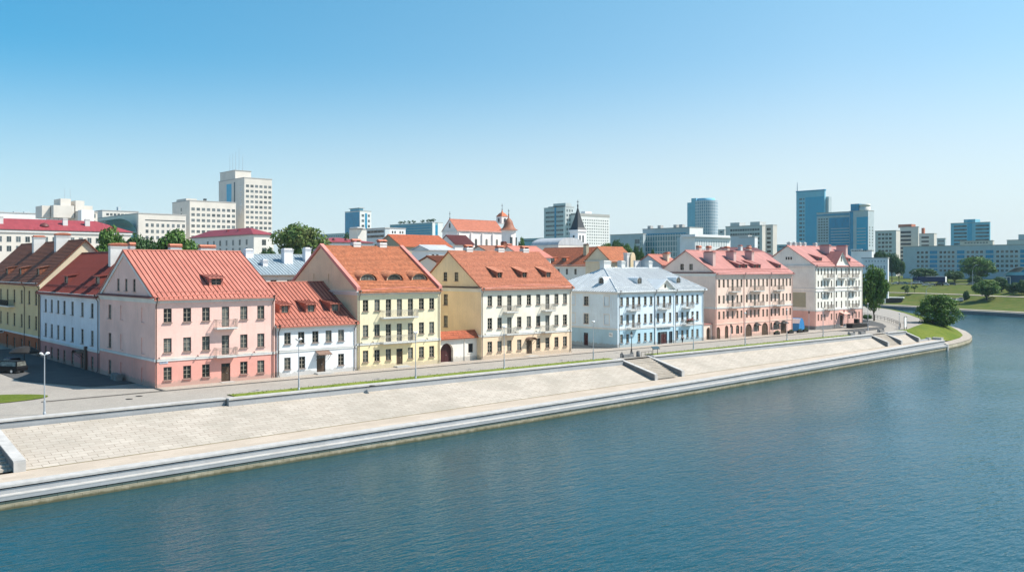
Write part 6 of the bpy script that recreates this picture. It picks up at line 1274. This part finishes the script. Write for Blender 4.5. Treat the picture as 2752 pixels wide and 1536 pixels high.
q = MB(); q.box(0, -1.25, 1.1, 14, 1.25, 3.9); q.build('trailer', M['navy_tarp'] if 'navy_tarp' in M else plain('navy_tarpaulin', (.018, .03, .10), .7), t); q = MB(); q.box(4, -1.28, 3.9, 14.05, 1.28, 4.05); q.box(13.9, -1.29, 1.0, 14.06, 1.29, 3.9); q.build('edge_frame', M['white'], t); q = MB(); q.box(-2.6, -1.2, .9, -.3, 1.2, 3.6); q.build('cab', PC['navy'], t); q = MB(); q.box(-2.62, -1.0, 2.2, -2.6, 1.0, 3.2); q.build('windscreen', M['pane'], t)
for px in (-1.9, 1.2, 10.5, 12.0):
    for sy in (-1, 1): q = MB(); q.tube([(px, sy*.95, .5), (px, sy*1.25, .5)], .5, 12); q.build('wheel', M['tyre'], t)
for i, (u, D, h_) in enumerate(((2449, 488, 8.5), (2614, 470, 10.5), (2489, 442, 5.5))):
    x, y = dp(u, D); t = thing('road_lamp', ('tall bent road lamp left of the dark blue lorry', 'tall bent road lamp before the largest far tree', 'short lamp on the riverside path')[i], 'street lamp', (x, y, fh(x, y)), R(-70), 'road lamps on the far bank'); q = MB(); q.tube([(0, 0, 0), (0, 0, h_*.7), (.5, 0, h_*.9), (1.6, 0, h_)], .12, 6); q.build('pole', M['steel'], t); q = MB(); q.box(1.4, -.2, h_-.12, 2.4, .2, h_+.06); q.build('lamp_head', M['lampglass'], t)
x, y = dp(2404, 440); t = thing('culvert_wall', 'dark concrete culvert mouth with white coping on the far bank', 'culvert', (x-1, y, fh(x, y)-2.4), R(-72)); q = MB(); q.hexa([(-3.5, 0, 0), (2.5, 0, 0), (2.5, 4, 0), (-3.5, 4, 0)], [(-3.5, 0, 4.6), (4.2, 0, 4.6), (4.2, 4, 4.6), (-3.5, 4, 4.6)]); q.build('wall', M['iron'], t); q = MB(); q.box(-3.7, -.2, 4.6, 4.4, 4, 5.0); q.box(-5.2, -.3, 1.2, -3.5, 3, 4.6); q.build('coping', M['white'], t)

# tent kiosk and terrace by the rose house
x, y = gp(2142, 890); t = thing('kiosk_tent', 'blue and white striped tent at the corner of the rose house', 'tent', (x-1.2, y-1.2, 0)); q = MB(); n = 10
q.quadmesh([[(1.2-1.2*math.cos(math.pi*k/n), yy, .2+2.9*math.sin(math.pi*k/n)) for k in range(n+1)] for yy in (0, 2.4)]); q.face([(1.2-1.2*math.cos(math.pi*k/n), 0, .2+2.9*math.sin(math.pi*k/n)) for k in range(n+1)][::-1]); q.build('canvas', plain('blue_canvas', (.03, .20, .45), .7, var=.05), t); q = MB(); [q.quadmesh([[(1.2-1.215*math.cos(math.pi*k/n), yy, .2+2.92*math.sin(math.pi*k/n)) for k in range(a, b+1)] for yy in (-.02, 2.42)]) for a, b in ((2, 4), (7, 9))]; q.build('white_stripe', M['white'], t)
for i, (x, y) in enumerate(((178.6, 110.2), (182.0, 110.0), (185.0, 110.4), (173.4, 110.4))):
    t = thing('planter', ('dark planter box under the last rose house awning', 'dark planter box before the blue tent', 'dark planter box past the blue tent', 'dark planter box by the middle rose house arches')[i], 'planter', (x, y, 0), 0, 'terrace planters'); q = MB(); q.box(0, 0, .07, 1.8, .5, .65); q.build('box', M['iron'], t); o = put('plants', CR['s'][0], t, (.9, .25, .75)); o.scale = (.95, .35, .35)
x, y = dp(2239, 224); t = thing('terrace_booth', 'dark terrace booth with awning before the ivory house door', 'booth', (205.2, 109.6, 0)); q = MB(); q.box(0, 0, .0, 4.4, 1.6, 1.1); q.box(4.6, .2, 0, 8.2, 1.6, .9); q.box(3.2, .4, 1.1, 4.2, 1.4, 2.2); q.build('body', M['iron'], t); q = MB(); q.box(-.1, -.1, 1.1, 3.1, 1.7, 1.2); q.build('counter', M['pipe_brown'], t)
t = thing('market_umbrella', 'black domed umbrella beside the black car in the shade', 'umbrella', (34.4, 147.2, 0)); q = MB(); q.tube([(0, 0, 0), (0, 0, 3.2)], .05, 6); q.build('pole', M['iron'], t); q = MB(); q.lathe([(2.0, 2.4), (1.5, 2.8), (.8, 3.1), (0, 3.2)], (0, 0, 0), 12); q.lathe([(2.0, 2.4), (1.98, 2.2)], (0, 0, 0), 12); q.build('canopy', M['iron'], t)
t = thing('potted_flowers', 'red and green potted flowers on a lower balcony of the pale blue house', 'flowers', (142.4, 110.55, 4.35)); q = MB(); q.box(0, -.05, -.35, 2.6, .12, -.1); q.build('flower_box', M['iron'], t); o = put('plants', CR['s'][1], t, (1.3, 0, .05)); o.scale = (1.35, .3, .32)
q = MB(); rr = random.Random(9)
for i in range(40): a = rr.uniform(0, 2.6); z = rr.uniform(-.05, .35); q.box(a, -.3, z, a+.07, -.24, z+.07)
q.build('blossoms', plain('red_blossoms', (.5, .04, .07), .7), t)
# the walker
def skin(name, nodes, edges, mat, parent, loc=(0, 0, 0)):
    me = bpy.data.meshes.new(name); me.from_pydata([n[:3] for n in nodes], edges, []); me.materials.append(mat)
    o = put(name, me, parent, loc); md = o.modifiers.new('skin', 'SKIN'); md.use_smooth_shade = True
    for i, n in enumerate(nodes): v = me.skin_vertices[0].data[i]; v.radius = (n[3], n[4] if len(n) > 4 else n[3]); v.use_root = (i == 0)
    s = o.modifiers.new('sub', 'SUBSURF'); s.levels = 1; s.render_levels = 2; return o
t = thing('person', 'person in white top and dark trousers walking before the pale blue house', 'person', (140.8, 110.1, .07), R(-80))
body = [(0, 0, .92, .15, .12), (0, .01, 1.2, .15, .11), (0, 0, 1.42, .17, .1), (0, .01, 1.53, .055), (0, .02, 1.60, .085), (0, .02, 1.70, .09), (-.1, 0, .88, .1), (-.1, .10, .48, .07), (-.1, .02, .08, .05), (-.1, .17, .04, .04), (.1, 0, .88, .1), (.1, -.06, .48, .07), (.1, -.26, .12, .05), (.1, -.14, .04, .04), (-.21, 0, 1.40, .06), (-.26, -.06, 1.13, .045), (-.25, .04, .90, .035), (-.25, .1, .82, .03), (.21, 0, 1.40, .06), (.26, .06, 1.13, .045), (.25, .18, .93, .035), (.25, .23, .86, .03)]
ed = [(0, 1), (1, 2), (2, 3), (3, 4), (4, 5), (0, 6), (6, 7), (7, 8), (8, 9), (0, 10), (10, 11), (11, 12), (12, 13), (2, 14), (14, 15), (15, 16), (16, 17), (2, 18), (18, 19), (19, 20), (20, 21)]
skin('body', body, ed, plain('skin', (.5, .3, .22), .6), t)
skin('shirt', [(0, 0, .98, .165, .135), (0, .01, 1.2, .165, .13), (0, 0, 1.41, .185, .12), (-.21, 0, 1.40, .075), (-.25, -.05, 1.17, .062), (.21, 0, 1.40, .075), (.25, .05, 1.17, .062)], [(0, 1), (1, 2), (2, 3), (3, 4), (2, 5), (5, 6)], M['white'], t)
skin('trousers', [(0, 0, .94, .16, .14), (-.1, 0, .86, .115), (-.1, .10, .48, .082), (-.1, .02, .14, .066), (.1, 0, .86, .115), (.1, -.06, .48, .082), (.1, -.24, .16, .066)], [(0, 1), (1, 2), (2, 3), (0, 4), (4, 5), (5, 6)], paint('dark_cloth', (.02, .022, .03)), t)
q = MB(); q.lathe([(0, .13), (.08, .1), (.105, .02), (.1, -.05), (.07, -.08)], (0, .0, 1.67), 10); q.build('hair', M['iron'], t)

# ---------------------------------------------------------------- air, light, camera
sun_dir = Vector((1.2, -1.0, 1.86)).normalized(); elev = math.asin(sun_dir.z); az = math.atan2(sun_dir.x, sun_dir.y)
HAZE = 0.00008
if HAZE:
    m = bpy.data.materials.new('air_haze'); m.use_nodes = True; nt = m.node_tree; nt.nodes.clear()
    v = nt.nodes.new('ShaderNodeVolumePrincipled'); v.inputs['Color'].default_value = (.62, .84, 1, 1); v.inputs['Density'].default_value = HAZE; v.inputs['Anisotropy'].default_value = .0
    o = nt.nodes.new('ShaderNodeOutputMaterial'); nt.links.new(v.outputs[0], o.inputs['Volume'])
    q = MB(); q.box(-1200, -900, -9, 2200, 1900, 125); tag(q.build('haze', m), kind='stuff')
w = bpy.data.worlds.new('World'); SC.world = w; w.use_nodes = True; nt = w.node_tree
sky = nt.nodes.new('ShaderNodeTexSky'); sky.sky_type = 'NISHITA'; sky.sun_disc = False; sky.sun_elevation = elev; sky.sun_rotation = az
sky.altitude = 200; sky.air_density = 1.0; sky.dust_density = .6; sky.ozone_density = 1.0
bg = nt.nodes['Background']; bg.inputs['Strength'].default_value = .12; 
tc = nt.nodes.new('ShaderNodeTexCoord'); dt = nt.nodes.new('ShaderNodeVectorMath'); dt.operation = 'DOT_PRODUCT'; dt.inputs[1].default_value = Vector((sun_dir.x, sun_dir.y, 0)).normalized()
nt.links.new(tc.outputs['Generated'], dt.inputs[0]); mr = nt.nodes.new('ShaderNodeMapRange'); mr.inputs[1].default_value = -.55; mr.inputs[2].default_value = .35; nt.links.new(dt.outputs['Value'], mr.inputs[0])
tint = mixc(nt, mr.outputs[0], (.22, .69, .85), (.88, .94, .93))          # clear air is deeper blue away from the sun
sz = nt.nodes.new('ShaderNodeSeparateXYZ'); nt.links.new(tc.outputs['Generated'], sz.inputs[0]); m2 = nt.nodes.new('ShaderNodeMapRange'); m2.inputs[1].default_value = 0; m2.inputs[2].default_value = .2; nt.links.new(sz.outputs[2], m2.inputs[0])
m3 = nt.nodes.new('ShaderNodeMapRange'); m3.inputs[1].default_value = .12; m3.inputs[2].default_value = .32; nt.links.new(sz.outputs[2], m3.inputs[0])
tint = mixc(nt, 1.0, tint, mixc(nt, m3.outputs[0], (1, 1, 1), (.92, 1.2, 1.14)), 'MULTIPLY')
skyc = mixc(nt, 1.0, sky.outputs[0], tint, 'MULTIPLY')
m2.inputs[3].default_value = .85; m2.inputs[4].default_value = 0; m2.inputs[2].default_value = .23; m2.interpolation_type = 'SMOOTHSTEP'
nt.links.new(mixc(nt, m2.outputs[0], skyc, (4.6, 5.2, 5.55)), bg.inputs['Color'])                        # pale air near the horizon
sl = bpy.data.lights.new('sun', 'SUN'); sl.energy = 4.9; sl.angle = R(.5); sl.color = (1, .93, .84)
so = bpy.data.objects.new('sun', sl); COL.objects.link(so); so.rotation_euler = sun_dir.to_track_quat('Z', 'Y').to_euler(); so.location = (0, 0, 200)
cam = bpy.data.cameras.new('camera'); co = bpy.data.objects.new('camera', cam); COL.objects.link(co)
cam.sensor_width = 36; cam.lens = 36*FOC/2752; cam.shift_y = -(768-V0)/2752; cam.clip_end = 30000; cam.clip_start = .5
co.location = (0, 0, CH); co.rotation_euler = (math.pi/2, 0, -math.atan2(CA, CB)); SC.camera = co
vs = SC.view_settings; vs.view_transform = 'Standard'; vs.look = 'None'; vs.exposure = .5; vs.gamma = 1
cy = SC.cycles; cy.use_denoising = True; cy.max_bounces = 6; cy.diffuse_bounces = 3; cy.glossy_bounces = 3; cy.transmission_bounces = 2; cy.volume_bounces = 0; cy.transparent_max_bounces = 4; cy.sample_clamp_indirect = 8
